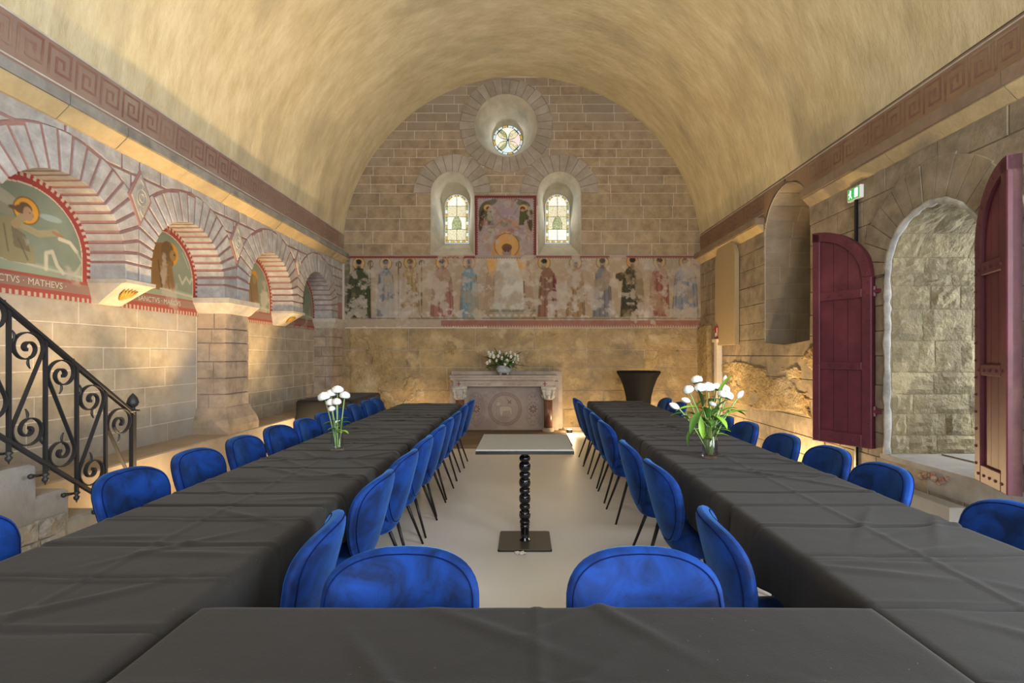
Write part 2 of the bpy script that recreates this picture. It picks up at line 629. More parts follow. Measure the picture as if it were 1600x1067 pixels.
M['lead'] = plain('lead_came', '#2c2c26', 0.6)


def floor_mat():
    m, nt, bs = nodes_of('polished_concrete')
    geo = N(nt, 'ShaderNodeNewGeometry')
    n1 = N(nt, 'ShaderNodeTexNoise', i_Scale=0.9, i_Detail=8.0, i_Roughness=0.6)
    nt.links.new(geo.outputs['Position'], n1.inputs[0])
    col = mixc(nt, ramp(nt, n1.outputs[0], 0.3, 0.7), rgba('#d3d0cb'), rgba('#dedbd7'))
    nt.links.new(col, bs.inputs['Base Color'])
    n2 = N(nt, 'ShaderNodeTexNoise', i_Scale=6.0, i_Detail=6.0)
    nt.links.new(geo.outputs['Position'], n2.inputs[0])
    mr = nt.nodes.new('ShaderNodeMapRange')
    mr.inputs[3].default_value = 0.32
    mr.inputs[4].default_value = 0.5
    nt.links.new(n2.outputs[0], mr.inputs[0])
    nt.links.new(mr.outputs[0], bs.inputs['Roughness'])
    return m


def velvet_mat():
    m, nt, bs = nodes_of('blue_velvet')
    tc = N(nt, 'ShaderNodeTexCoord')
    n1 = N(nt, 'ShaderNodeTexNoise', i_Scale=9.0, i_Detail=5.0, i_Roughness=0.6, i_Distortion=0.6)
    oi = N(nt, 'ShaderNodeObjectInfo')
    va = N(nt, 'ShaderNodeVectorMath', operation='ADD')
    nt.links.new(tc.outputs['Object'], va.inputs[0])
    nt.links.new(oi.outputs['Location'], va.inputs[1])
    nt.links.new(va.outputs[0], n1.inputs[0])
    col = mixc(nt, ramp(nt, n1.outputs[0], 0.36, 0.62), rgba('#021a44'), rgba('#05327a'))
    nt.links.new(col, bs.inputs['Base Color'])
    bs.inputs['Roughness'].default_value = 0.75
    bs.inputs['Specular IOR Level'].default_value = 0.2
    bs.inputs['Sheen Weight'].default_value = 0.4
    bs.inputs['Sheen Roughness'].default_value = 0.35
    bs.inputs['Sheen Tint'].default_value = (0.12, 0.4, 1.0, 1)
    n3 = N(nt, 'ShaderNodeTexNoise', i_Scale=220.0, i_Detail=2.0)
    nt.links.new(tc.outputs['Object'], n3.inputs[0])
    b = N(nt, 'ShaderNodeBump', i_Strength=0.15, i_Distance=0.003)
    nt.links.new(n3.outputs[0], b.inputs['Height'])
    nt.links.new(b.outputs[0], bs.inputs['Normal'])
    return m


def cloth_mat():
    m, nt, bs = nodes_of('charcoal_cotton')
    geo = N(nt, 'ShaderNodeNewGeometry')
    n1 = N(nt, 'ShaderNodeTexNoise', i_Scale=3.0, i_Detail=6.0)
    nt.links.new(geo.outputs['Position'], n1.inputs[0])
    col = mixc(nt, n1.outputs[0], rgba('#191817'), rgba('#211f1e'))
    vo = N(nt, 'ShaderNodeTexVoronoi', i_Scale=26.0)
    nt.links.new(geo.outputs['Position'], vo.inputs['Vector'])
    sp = N(nt, 'ShaderNodeMath', operation='LESS_THAN')
    sp.inputs[1].default_value = 0.035
    nt.links.new(vo.outputs['Distance'], sp.inputs[0])
    col = mixc(nt, sp.outputs[0], col, rgba('#55524e'))
    nt.links.new(col, bs.inputs['Base Color'])
    bs.inputs['Roughness'].default_value = 0.7
    bs.inputs['Specular IOR Level'].default_value = 0.22
    bs.inputs['Sheen Weight'].default_value = 0.05
    bs.inputs['Sheen Roughness'].default_value = 0.5
    n3 = N(nt, 'ShaderNodeTexNoise', i_Scale=260.0, i_Detail=2.0)
    nt.links.new(geo.outputs['Position'], n3.inputs[0])
    n4 = N(nt, 'ShaderNodeTexNoise', i_Scale=8.0, i_Detail=5.0)
    nt.links.new(geo.outputs['Position'], n4.inputs[0])
    ad = N(nt, 'ShaderNodeMath', operation='MULTIPLY_ADD')
    ad.inputs[1].default_value = 6.0
    nt.links.new(n4.outputs[0], ad.inputs[0])
    nt.links.new(n3.outputs[0], ad.inputs[2])
    b = N(nt, 'ShaderNodeBump', i_Strength=0.25, i_Distance=0.002)
    nt.links.new(ad.outputs[0], b.inputs['Height'])
    nt.links.new(b.outputs[0], bs.inputs['Normal'])
    return m


def glass_mat(name, tint):
    m, nt, bs = nodes_of(name)
    nt.nodes.remove(bs)
    out = nt.nodes['Material Output']
    tr = N(nt, 'ShaderNodeBsdfTransparent')
    tr.inputs[0].default_value = (*tint, 1)
    gl_ = N(nt, 'ShaderNodeBsdfGlossy')
    gl_.inputs['Roughness'].default_value = 0.05
    lw = N(nt, 'ShaderNodeLayerWeight', i_Blend=0.25)
    mr = nt.nodes.new('ShaderNodeMapRange')
    mr.inputs[3].default_value = 0.05
    mr.inputs[4].default_value = 0.5
    nt.links.new(lw.outputs['Fresnel'], mr.inputs[0])
    mx = N(nt, 'ShaderNodeMixShader')
    nt.links.new(mr.outputs[0], mx.inputs[0])
    nt.links.new(tr.outputs[0], mx.inputs[1])
    nt.links.new(gl_.outputs[0], mx.inputs[2])
    nt.links.new(mx.outputs[0], out.inputs['Surface'])
    return m


def glow_mat(name, c, strength, c2=None, scale=60):
    m, nt, bs = nodes_of(name)
    tc = N(nt, 'ShaderNodeNewGeometry')
    n1 = N(nt, 'ShaderNodeTexNoise', i_Scale=scale, i_Detail=4.0)
    nt.links.new(tc.outputs['Position'], n1.inputs[0])
    col = mixc(nt, ramp(nt, n1.outputs[0], 0.42, 0.58), rgba(c), rgba(c2 or c))
    nt.links.new(col, bs.inputs['Emission Color'])
    nt.links.new(col, bs.inputs['Base Color'])
    bs.inputs['Emission Strength'].default_value = strength
    bs.inputs['Roughness'].default_value = 0.3
    return m


M['concrete'] = floor_mat()
M['velvet'] = velvet_mat()
M['piping'] = plain('navy_piping', '#041440', 0.9, Specular_IOR_Level=0.1)
M['cloth'] = cloth_mat()
M['clear_glass'] = glass_mat('clear_vase_glass', (0.97, 0.99, 0.97))
M['lilac_glass'] = glass_mat('lilac_tinted_glass', (0.965, 0.95, 0.985))
M['pane_white'] = glow_mat('lit_white_glass', '#f3f1e8', 0.78, '#c4cabb')
M['pane_grisaille'] = glow_mat('lit_grisaille_glass', '#e9e3c8', 0.62, '#b9b48e', 45)
M['pane_yellow'] = glow_mat('lit_yellow_glass', '#d9b860', 0.5, '#b08f3a')
M['pane_green'] = glow_mat('lit_green_glass', '#b5bd92', 0.5, '#7f8a5e')
M['pane_pink'] = glow_mat('lit_pink_glass', '#f0dcd8', 0.68, '#e3c6c0')
M['pane_blue'] = glow_mat('lit_blue_glass', '#dbe6ea', 0.7, '#b8cdd2')
M['sign_green'] = glow_mat('lit_exit_green', '#1f9a48', 0.7, '#2fae5a')
M['sign_glow'] = glow_mat('lit_exit_white', '#eafff0', 1.0)
M['bulb'] = glow_mat('lit_lamp_lens', '#fff2d8', 12)

# ------------------------------------------------------------------ room shell
XL, XF, XR, YB = -3.62, -3.32, 3.20, 9.20     # left recess, left arcade face, right wall, back wall
VC, VZ, VR = -0.06, 3.175, 3.26               # vault centre, springing height, radius
YN = -3.0

fl = build('floor', [(-4.0, YN, 0), (4.6, YN, 0), (4.6, 9.3, 0), (-4.0, 9.3, 0)], [(0, 1, 2, 3)], M['concrete'], recalc=False)
setp(fl, 'pale grey polished concrete floor of the chapel', 'floor', 'structure')

ceil_ = None
th = np.linspace(0.0, PI - 0.1184, 73)
ys = np.linspace(YN, YB + 0.05, 100)
P = np.zeros((len(ys), len(th), 3))
nz = fnoise(len(ys), len(th), 14, 5, 4) - 0.5
for i, y in enumerate(ys):
    r = VR + nz[i] * 0.035
    P[i, :, 0] = VC - r * np.cos(th)
    P[i, :, 1] = y
    P[i, :, 2] = VZ + r * np.sin(th)
ceil_ = grid('ceiling', P, M['vault'])
setp(ceil_, 'ochre plastered barrel vault over the chapel', 'ceiling', 'structure')


def fB(u, v, d):
    return (u, YB - d, v)


def fL(u, v, d):
    return (XL + d, u, v)


def fF(u, v, d):
    return (XF + d, u, v)


def fR(u, v, d):
    return (XR - d, u, v)


def px(x):
    return (x - 820) * YB / 790


def pz(y):
    return 1.37 + (555 - y) * YB / 790


# ---- back wall
OC, OZ, OR_ = -0.34, pz(196.5), 0.572
W2, W3 = -1.315, 0.63
WHW, WZ0, WZS = 0.392, 3.18, 4.315
wb_outer = [(-3.75, -0.02), (3.3, -0.02), (3.3, 3.1)] + [(VC + (VR + 0.04) * math.cos(a), VZ + (VR + 0.04) * math.sin(a)) for a in np.linspace(0.0, PI, 40)] + [(-3.75, 3.1)]
ohole = [(OC + OR_ * math.cos(2 * PI * k / 40), OZ + OR_ * math.sin(2 * PI * k / 40)) for k in range(40)]
wall_back = holed_wall('wall_back', wb_outer, [ohole, arch_pts(W2, WHW, WZ0, WZS), arch_pts(W3, WHW, WZ0, WZS)], fB, M['mortar_white'])
setp(wall_back, 'back wall of coursed grey brown stone with a wall painting and three windows', 'wall', 'structure')
rng = random.Random(3)


def vl(v):
    return VC - (math.sqrt(max(0.0, (VR + 0.02) ** 2 - (v - VZ) ** 2)) if v > VZ else VR + 0.1)


def vr(v):
    return VC + (math.sqrt(max(0.0, (VR + 0.02) ** 2 - (v - VZ) ** 2)) if v > VZ else VR + 0.1)


panel_x0, panel_x1, panel_z1 = px(742), px(838), pz(307)
holes_up = [circ_hole(OC, OZ, 0.72), arch_hole(W2, WHW, 3.0, WZS, WHW + 0.15), arch_hole(W3, WHW, 3.0, WZS, WHW + 0.15), rect_hole(panel_x0, panel_x1, 3.0, panel_z1)]


def holes_merge(v):
    """the window openings and the painted panel between them leave slim strips, keep them apart."""
    return holes_up


polys = courses(3.17, 4.315, 0.229, vl, vr, 0.56, holes_up, rng, 0.012, 0.25)
polys += courses(4.315, 6.42, 0.162, vl, vr, 0.50, [circ_hole(OC, OZ, 0.72), arch_hole(W2, WHW, 3.0, WZS, WHW + 0.15), arch_hole(W3, WHW, 3.0, WZS, WHW + 0.15), rect_hole(panel_x0, panel_x1, 3.0, panel_z1)], rng, 0.014, 0.25)
for p in polys:
    MB().prism(p, fB, -0.02, 0.006 + rng.uniform(0, 0.004), 0.003).build('ashlar_block', M['ashlar'], wall_back)


def ring(c, z, r0, r1, n, a0, a1, fn, mat, parent, d0, d1, rng, gap=0.007, name='voussoir', clips=(), sub=2):
    for k in range(n):
        s = (a1 - a0) / n
        b0, b1 = a0 + s * k, a0 + s * (k + 1)
        ri, ro = r0, r1 + rng.uniform(-0.02, 0.015)
        g0, g1 = gap / 2 / ri, gap / 2 / ro
        inn = [b0 + g0 + (b1 - b0 - 2 * g0) * j / sub for j in range(sub + 1)]
        out = [b0 + g1 + (b1 - b0 - 2 * g1) * j / sub for j in range(sub + 1)]
        poly = [(c + ri * math.cos(a), z + ri * math.sin(a)) for a in inn] + [(c + ro * math.cos(a), z + ro * math.sin(a)) for a in out[::-1]]
        for cl in clips:
            poly = clip_half(poly, *cl)
            if len(poly) < 3:
                break
        if len(poly) >= 3:
            MB().prism(poly, fn, d0, d1 + rng.uniform(0, 0.004), 0.004).build(name, mat, parent)


M['ring_stone'] = M['pale_stone']
# dark jointed beds under the rings
for (c, z, r0, r1, a0, a1) in ((OC, OZ, 0.575, 0.845, 0, 2 * PI), (W2, WZS, 0.394, 0.70, 0, PI), (W3, WZS, 0.394, 0.70, 0, PI)):
    n = 48
    v, f = [], []
    for k in range(n + 1):
        a = a0 + (a1 - a0) * k / n
        v += [fB(c + r0 * math.cos(a), z + r0 * math.sin(a), 0.011), fB(c + r1 * math.cos(a), z + r1 * math.sin(a), 0.011)]
    f = [(2 * k, 2 * k + 1, 2 * k + 3, 2 * k + 2) for k in range(n)]
    build('joint_bed', v, f, M['dark_joint'], wall_back)
ring(OC, OZ, 0.572, 0.85, 32, 0.1, 0.1 + 2 * PI, fB, M['ring_stone'], wall_back, -0.02, 0.015, rng)
mid = OC
ring(W2, WZS, WHW, 0.71, 12, 0, PI, fB, M['ring_stone'], wall_back, -0.02, 0.018, rng)
ring(W3, WZS, WHW, 0.71, 12, 0, PI, fB, M['ring_stone'], wall_back, -0.02, 0.018, rng)

# lower zone under the painting: big flaking blocks
polys = courses(0.06, 1.86, 0.36, lambda v: -3.7, lambda v: 3.25, 0.95, [], rng, 0.008, 0.3, 0.15)
for p in polys:
    p = [(u, v) for u, v in p]
    MB().prism(p, fB, -0.02, 0.006 + rng.uniform(0, 0.014), 0.006).build('plastered_block', M['rough_plaster'], wall_back)


# flaked and eroded relief of the lower zone
ny, nz2 = 300, 80
U, V_ = np.meshgrid(np.linspace(-3.3, 3.18, ny), np.linspace(.12, 1.84, nz2))
h1 = fnoise(nz2, ny, 30, 191, 5, .62)
h2 = fnoise(nz2, ny, 8, 192, 4, .7)
mask = np.clip((h1 - .56) / .05, 0, 1) * np.clip((U + 3.25) / .1, 0, 1) * np.clip((3.1 - U) / .1, 0, 1) * np.clip((1.8 - V_) / .06, 0, 1)
P = np.stack([U, YB + .012 - mask * (.036 + .022 * (h2 - .3)), V_], -1)
kp = mask > .02
grid('eroded_stone', P, M['eroded'], wall_back, smooth=False, keep=kp)['kind'] = 'stuff'


# ---- the painting on the back wall, drawn in picture-like units and laid on the wall
def saint(cv, x, top, w, h, robe, halo=None, hair='#3d362e', lean=0, dark='#3b382f', hw=None, skin='#8d7763'):
    hw = hw or w * 0.3
    if halo:
        cv.ell(x + lean, top + 7, 9.5, 10, halo, 0.95)
        cv.ell(x + lean, top + 7, 9.5, 10, '#4a3c28', 0.8, ring=1.0)
    pts = [(x - w * .18, top + 15), (x + w * .18, top + 15), (x + w * .42, top + 24), (x + w * .5, top + h * .5), (x + w * .56, top + h), (x - w * .56, top + h), (x - w * .48, top + h * .5), (x - w * .4, top + 24)]
    cv.poly(pts, robe, 0.95)
    for k in range(4):
        xx = x - w * .35 + k * w * .23
        cv.line([(xx, top + 30), (xx + (k - 1.5) * 2, top + h - 2)], 1.3, dark, 0.45)
    cv.line([(x - w * .4, top + 24), (x - w * .48, top + h * .5), (x - w * .56, top + h)], 1.2, dark, 0.6)
    cv.line([(x + w * .42, top + 24), (x + w * .5, top + h * .5), (x + w * .56, top + h)], 1.2, dark, 0.6)
    cv.ell(x + lean, top + 9, 4.2, 6, skin, 1)
    cv.ell(x + lean, top + 4.5, 4.8, 4, hair, 1)
    cv.ell(x + lean * 1.2, top + 14, 3.2, 3, hair, 0.7)
    cv.ell(x + w * .28, top + 32, 4, 2.5, skin, 0.9)


cv = Canvas(539, 1096, 399, 516, 1.0, '#9a876f')
cv.mottle(40, 11, 0.15)
cv.wear(60, 12, 0.5, 0.62, '#8d8079', 0.6)
cv.poly([(539, 399), (548, 399), (545, 516), (539, 516)], '#585a4c', 0.8)
saint(cv, 561, 405, 34, 92, '#4a5240', '#b58a42', '#39352a')
saint(cv, 603, 405, 25, 90, '#6d7580', '#b08a4a', '#30302f')
saint(cv, 641, 404, 26, 90, '#917a50', '#a88750', '#6b5b48')
saint(cv, 691, 404, 32, 92, '#8e6059', '#b8863a', '#4c4550')
saint(cv, 733, 404, 26, 92, '#64808a', '#ad8347', '#6e5f66')
cv.poly([(735, 460), (745, 495), (712, 499), (724, 480)], '#5f7c86', 0.9)
for x, y0 in ((579, 410), (623, 411), (659, 409)):
    cv.line([(x, y0), (x, 497)], 1.6, '#4a4132', 0.9)
    cv.line([(x + 4 * math.cos(a) + 0.5, y0 + 3 + 5 * math.sin(a)) for a in np.linspace(PI * .9, 2.4 * PI, 10)], 1.4, '#4a4132', 0.9)
# enthroned figure in the middle
cv.poly([(764, 400), (826, 400), (838, 499), (752, 499)], '#8d765f', 0.9)
cv.ell(792, 410, 30, 38, '#b98a34', 0.9)
cv.poly([(778, 404), (806, 404), (817, 440), (819, 486), (771, 486), (774, 440)], '#a9a59c', 0.95)
cv.wear(18, 40, 0.45, 0.6, '#8a8a84', 0.7, (abs(cv.X - 795) < 24) * (cv.Y > 410))
cv.line([(755, 499), (770, 470), (772, 430)], 1.5, '#4b4034', 0.7)
cv.line([(836, 499), (820, 470), (818, 430)], 1.5, '#4b4034', 0.7)
cv.poly([(752, 484), (838, 484), (838, 488), (752, 488)], '#6d6a58', 0.8)
for k in range(9):
    cv.ell(758 + k * 9.5, 493, 3, 2, '#b3a37c', 0.7)
saint(cv, 855, 404, 26, 92, '#7d5c4c', '#b08a48', '#2f2a25', -5)
cv.poly([(864, 430), (870, 432), (869, 470), (863, 480)], '#6a2c38', 0.8)
saint(cv, 899, 404, 26, 92, '#8d6f4e', '#a58d64', '#6c6870')
saint(cv, 941, 403, 26, 93, '#6f6d74', '#a08a64', '#59524e')
saint(cv, 988, 402, 34, 94, '#4b493a', '#b07c34', '#37352d')
cv.poly([(962, 428), (972, 425), (978, 432), (970, 440), (962, 436)], '#4a4336', 0.9)
saint(cv, 1030, 402, 28, 93, '#86534c', '#a68a5c', '#4a3f3a')
saint(cv, 1070, 403, 36, 93, '#727a8c', '#a8895c', '#6f5c4e')
cv.line([(1016, 424), (1015, 497)], 2.0, '#75502f', 0.8)
lo_ = np.clip((cv.Y - 400) / 100, 0, 1)
cv.wear(26, 21, 0.56, 0.61, '#a0978e', 0.8, 0.45 + 0.55 * lo_)
cv.wear(10, 22, 0.59, 0.64, '#aaa196', 0.75, 0.4 + 0.6 * lo_)
cv.wear(34, 23, 0.57, 0.66, '#937f66', 0.6)
cv.poly([(539, 496.5), (1096, 496.5), (1096, 499), (539, 499)], '#58544c', 0.6)
cv.poly([(690, 501), (1096, 501), (1096, 511), (690, 511)], '#8a5650', 0.85)
cv.poly([(539, 500), (690, 500), (690, 516), (539, 516)], '#9b8a74', 0.9)
cv.poly([(690, 509.5), (1096, 509.5), (1096, 516), (690, 516)], '#a08b68', 1)
for k in range(200):
    cv.ell(692 + k * 2.02, 510, 0.8, 1.4, '#8a4a40' if k % 2 else '#a89680', 0.9)
cv.poly([(539, 399), (1096, 399), (1096, 404), (539, 404)], '#8c8078', 1)
cv.poly([(539, 401), (743, 401), (743, 403.5), (539, 403.5)], '#7d3a3c', 0.95)
cv.poly([(838, 400.5), (1096, 400.5), (1096, 403), (838, 403)], '#7d3a3c', 0.95)
for k in range(140):
    cv.ell(540 + k * 4, 403.5, 1.0, 0.9, '#7d3a3c', 0.8)
cv.wear(30, 24, 0.6, 0.66, '#a39788', 0.7)
cv.mottle(5, 25, 0.10)
cv.c = np.clip((cv.c - .12) * 1.2 + .085, 0.01, 1)
cv.c = cv.c * .68 + .32 * cv.c.mean(-1, keepdims=True) * np.array([1.06, 1.0, .92])
P = np.stack([(cv.X - 820) * YB / 790, np.full(cv.X.shape, YB - 0.016), 1.37 + (555 - cv.Y) * YB / 790], -1)
rag = 513 - 3.0 * fnoise(cv.h, cv.w, 20, 9)
grid('wall_painting', P, M['paint'], wall_back, cv.c, keep=(cv.Y < rag) | (cv.X > 760) & (cv.Y < 513))

cv = Canvas(742, 838, 306, 404, 0.8, '#9a8b8b')
cv.mottle(20, 31, 0.15)
cv.wear(14, 32, 0.5, 0.62, '#9c8074', 0.8)
for sgn in (-1, 1):
    cx = 790 + sgn * 28.5
    cv.ell(cx + sgn * 4, 330, 9, 16, '#5d5a45', 0.8, rot=-sgn * 0.3)
    cv.ell(cx - sgn * 3, 318, 13, 5, '#6a6a60', 0.8, rot=sgn * .4)
    cv.ell(cx + sgn * 9, 345, 4, 17, '#57523f', 0.8, rot=-sgn * .15)
    cv.poly([(cx - 6, 328), (cx + 6, 328), (cx + 5 - sgn * 5, 352), (cx - 3 - sgn * 5, 352)], '#67694a', 1)
    cv.ell(cx - sgn * 1, 325, 6.5, 5, '#c09a48', 0.95, rot=0)
    cv.ell(cx - sgn * 2, 326.5, 4.2, 3.6, '#77513a', 1)
    cv.ell(cx - sgn * 2, 329, 3, 2.2, '#a58a76', 0.9)
cv.ell(791, 333, 12, 12, '#9a8490', 0.9)
cv.ell(792, 321, 4, 5, '#a58d86', 0.9)
cv.line([(774, 326), (784, 340), (800, 340), (810, 324)], 3, '#8d7f86', 0.8)
cv.line([(768, 358), (790, 342), (812, 358)], 4, '#a5734c', 0.7)
for k in range(12):
    cv.ell(758 + (k * 37 % 64), 348 + (k * 23 % 34), 6, 5, ('#9a6a50', '#8b7a8c', '#7a7a58', '#b08a6a')[k % 4], 0.55)
cv.poly([(790, 360), (808, 374), (816, 404), (766, 404), (772, 376)], '#b68430', 0.9)
cv.ell(792, 384, 19, 19, '#c09038', 0.95)
cv.ell(792, 384, 19, 19, '#7a5a24', 0.9, ring=1.2)
cv.ell(792, 394, 7, 9, '#927a72', 1)
cv.ell(792, 387, 8, 6, '#70584a', 0.9)
cv.ell(789.5, 393, 1.1, .8, '#40352f', 1).ell(794.5, 393, 1.1, .8, '#40352f', 1)
cv.poly([(780, 402), (804, 402), (808, 404), (776, 404)], '#a9a59c', 1)
cv.wear(12, 33, 0.57, 0.63, '#a69c94', 0.7)
for pts in ([(742, 306), (838, 306), (838, 309.5), (742, 309.5)], [(742, 306), (745.5, 306), (745.5, 404), (742, 404)], [(834.5, 306), (838, 306), (838, 404), (834.5, 404)]):
    cv.poly(pts, '#7d3a40', 0.95)
for k in range(26):
    cv.ell(744 + k * 3.7, 310, 1, 1, '#7d3a40', 0.9)
    cv.ell(746, 308 + k * 3.7, 1, 1, '#7d3a40', 0.9)
    cv.ell(834, 308 + k * 3.7, 1, 1, '#7d3a40', 0.9)
cv.mottle(5, 35, 0.10)
cv.c = np.clip((cv.c - .15) * 1.1 + .08, 0.01, 1)
cv.c = cv.c * .7 + .3 * cv.c.mean(-1, keepdims=True) * np.array([1.06, 1.0, .92])
P = np.stack([(cv.X - 820) * YB / 790, np.full(cv.X.shape, YB - 0.0155), 1.37 + (555 - cv.Y) * YB / 790], -1)
grid('painted_panel', P, M['paint'], wall_back, cv.c)


# ---- windows in the back wall
def reveal(c, zc, outer, inner, depth, name, parent):
    n = len(outer)
    v = [fB(u, w, 0.006) for u, w in outer] + [fB(u, w, -depth) for u, w in inner]
    return build(name, v, [(i, (i + 1) % n, n + (i + 1) % n, n + i) for i in range(n)], M['reveal'], parent, smooth=False, recalc=False)


YG = 0.62
w1 = empty('window_1', (OC, YB + YG, OZ), 'small round stained glass window with a four petal cross high on the back wall', 'window', kind='structure')
w1.matrix_parent_inverse = Matrix()


def wpart(o, root):
    """parts were made in world coordinates: hang them under a root that stands elsewhere."""
    o.parent = root
    o.matrix_parent_inverse = Matrix.Translation(root.location).inverted()
    return o


RG = 0.287
inner = [(OC + 0.01 + RG * math.cos(2 * PI * k / 40), OZ + RG * math.sin(2 * PI * k / 40)) for k in range(40)]
o = reveal(OC, OZ, ohole, inner, YG, 'splayed_reveal', None)
for p in o.data.polygons:
    p.use_smooth = True
wpart(o, w1)


def gl(u, v, d):
    return (OC + 0.01 + u, YB + YG - d, OZ + v)


# petals of the cross (flared arms) and the leaf shapes between them
R1 = RG * 0.84


def arm(a, n=10):
    pts = []
    for t in np.linspace(-0.52, 0.52, 9):
        pts.append((R1 * math.cos(a + t), R1 * math.sin(a + t)))
    for s, rr in ((0.34, 0.72), (0.21, 0.5), (0.17, 0.3), (0.3, 0.08)):
        pts.append((R1 * rr * math.cos(a + s), R1 * rr * math.sin(a + s)))
    for s, rr in ((-0.3, 0.08), (-0.17, 0.3), (-0.21, 0.5), (-0.34, 0.72)):
        pts.append((R1 * rr * math.cos(a + s), R1 * rr * math.sin(a + s)))
    return pts


for k in range(4):
    a = k * PI / 2
    wpart(MB().prism(arm(a), gl, 0, 0.006).build('pane', (M['pane_pink'], M['pane_white'], M['pane_white'], M['pane_blue'])[k], None), w1)
    b = a + PI / 4
    for sg in (-1, 1):
        pts = [(R1 * rr * math.cos(b + sg * s), R1 * rr * math.sin(b + sg * s)) for s, rr in ((0.02, 0.12), (0.02, 0.95), (0.24, 0.95), (0.4, 0.72), (0.48, 0.5), (0.4, 0.25))]
        wpart(MB().prism(pts, gl, 0, 0.005).build('pane', M['pane_grisaille'] if (k + sg) % 3 else M['pane_green'], None), w1)
for k in range(16):
    a0, a1 = 2 * PI * k / 16 + 0.03, 2 * PI * (k + 1) / 16 - 0.03
    pts = [(RG * 0.98 * math.cos(a), RG * 0.98 * math.sin(a)) for a in (a0, (a0 + a1) / 2, a1)] + [(R1 * 1.04 * math.cos(a), R1 * 1.04 * math.sin(a)) for a in (a1, (a0 + a1) / 2, a0)]
    wpart(MB().prism(pts, gl, 0, 0.006).build('border_pane', M['pane_yellow'] if k % 4 == 0 else M['pane_blue'], None), w1)
m = MB()
m.lathe([(RG * 1.03, 0), (RG * 1.03, 0.004)], n=40)
o = build('lead_backing', [gl(x, y, z - 0.006) for x, y, z in m.v], m.f, M['lead'])
wpart(o, w1)

for wi, (c, lab) in enumerate(((W2, 'arched stained glass window left of the painted panel on the back wall'), (W3, 'arched stained glass window right of the painted panel on the back wall'))):
    w = empty('window_%d' % (wi + 2), (c, YB + 0.6, 3.5), lab, 'window', kind='structure')
    gz0, gz1, ghw = 3.545, 4.475, 0.222
    gzs = gz1 - ghw
    o = reveal(c, 0, arch_pts(c, WHW, WZ0, WZS), arch_pts(c, ghw + 0.01, gz0 - 0.01, gzs, r=ghw + 0.01), 0.6, 'splayed_reveal', None)
    wpart(o, w)

    def gw(u, v, d, c=c):
        return (c + u, YB + 0.585 - d, v)
    o = MB().prism([(u - c, v) for u, v in arch_pts(c, ghw, gz0, gzs)], gw, -0.012, 0.0).build('lead_backing', M['lead'])
    wpart(o, w)
    bw = 0.045
    ih = ghw - bw
    zsr = [gz0 + bw, gz0 + 0.26, gz0 + 0.50, gzs + 0.0]
    for r_ in range(3):
        for sg in (-1, 1):
            x0, x1 = (-ih, -0.005) if sg < 0 else (0.005, ih)
            mt = (M['pane_grisaille'], M['pane_green'] if False else M['pane_white'], M['pane_grisaille'])[(r_ + wi) % 3]
            wpart(MB().prism([(x0, zsr[r_] + .005), (x1, zsr[r_] + .005), (x1, zsr[r_ + 1] - .005), (x0, zsr[r_ + 1] - .005)], gw, 0, 0.006).build('pane', mt), w)
    for sg in (-1, 1):
        pts = [(sg * 0.005, gzs + .005)] + [(sg * ih * math.cos(a), gzs + .005 + ih * math.sin(a)) for a in np.linspace(0, PI / 2 - 0.03, 7)]
        wpart(MB().prism(pts, gw, 0, 0.006).build('pane', M['pane_white']), w)
    # little pointed medallion in the middle
    pts = [(-0.085, gz0 + .265), (0.085, gz0 + .265), (0.085, gz0 + .38), (0.05, gz0 + .47), (0, gz0 + .52), (-0.05, gz0 + .47), (-0.085, gz0 + .38)]
    wpart(MB().prism([(u * 1.08, v + (v - gz0 - .38) * .05) for u, v in pts], gw, 0.006, 0.008).build('medallion_frame', M['lead']), w)
    wpart(MB().prism(pts, gw, 0.008, 0.011).build('medallion_pane', M['pane_green']), w)
    # border panes
    nb = 9
    for sg in (-1, 1):
        for k in range(nb):
            z0 = gz0 + bw + (gzs - gz0 - bw) * k / nb + .004
            z1 = gz0 + bw + (gzs - gz0 - bw) * (k + 1) / nb - .004
            x0, x1 = sorted((sg * (ih + .006), sg * (ghw - .004)))
            wpart(MB().prism([(x0, z0), (x1, z0), (x1, z1), (x0, z1)], gw, 0, 0.006).build('border_pane', (M['pane_yellow'], M['pane_white'], M['pane_green'])[k % 3]), w)
    for k in range(9):
        a0, a1 = PI * k / 9 + .03, PI * (k + 1) / 9 - .03
        pts = [((ghw - .004) * math.cos(a), gzs + (ghw - .004) * math.sin(a)) for a in (a0, a1)] + [((ih + .006) * math.cos(a), gzs + (ih + .006) * math.sin(a)) for a in (a1, a0)]
        wpart(MB().prism(pts, gw, 0, 0.006).build('border_pane', (M['pane_yellow'], M['pane_grisaille'])[k % 2]), w)
    for k in range(8):
        x0 = -ghw + .004 + (2 * ghw - .008) * k / 8 + .003
        x1 = -ghw + .004 + (2 * ghw - .008) * (k + 1) / 8 - .003
        wpart(MB().prism([(x0, gz0 + .004), (x1, gz0 + .004), (x1, gz0 + bw - .004), (x0, gz0 + bw - .004)], gw, 0, 0.006).build('border_pane', (M['pane_yellow'], M['pane_grisaille'])[k % 2]), w)

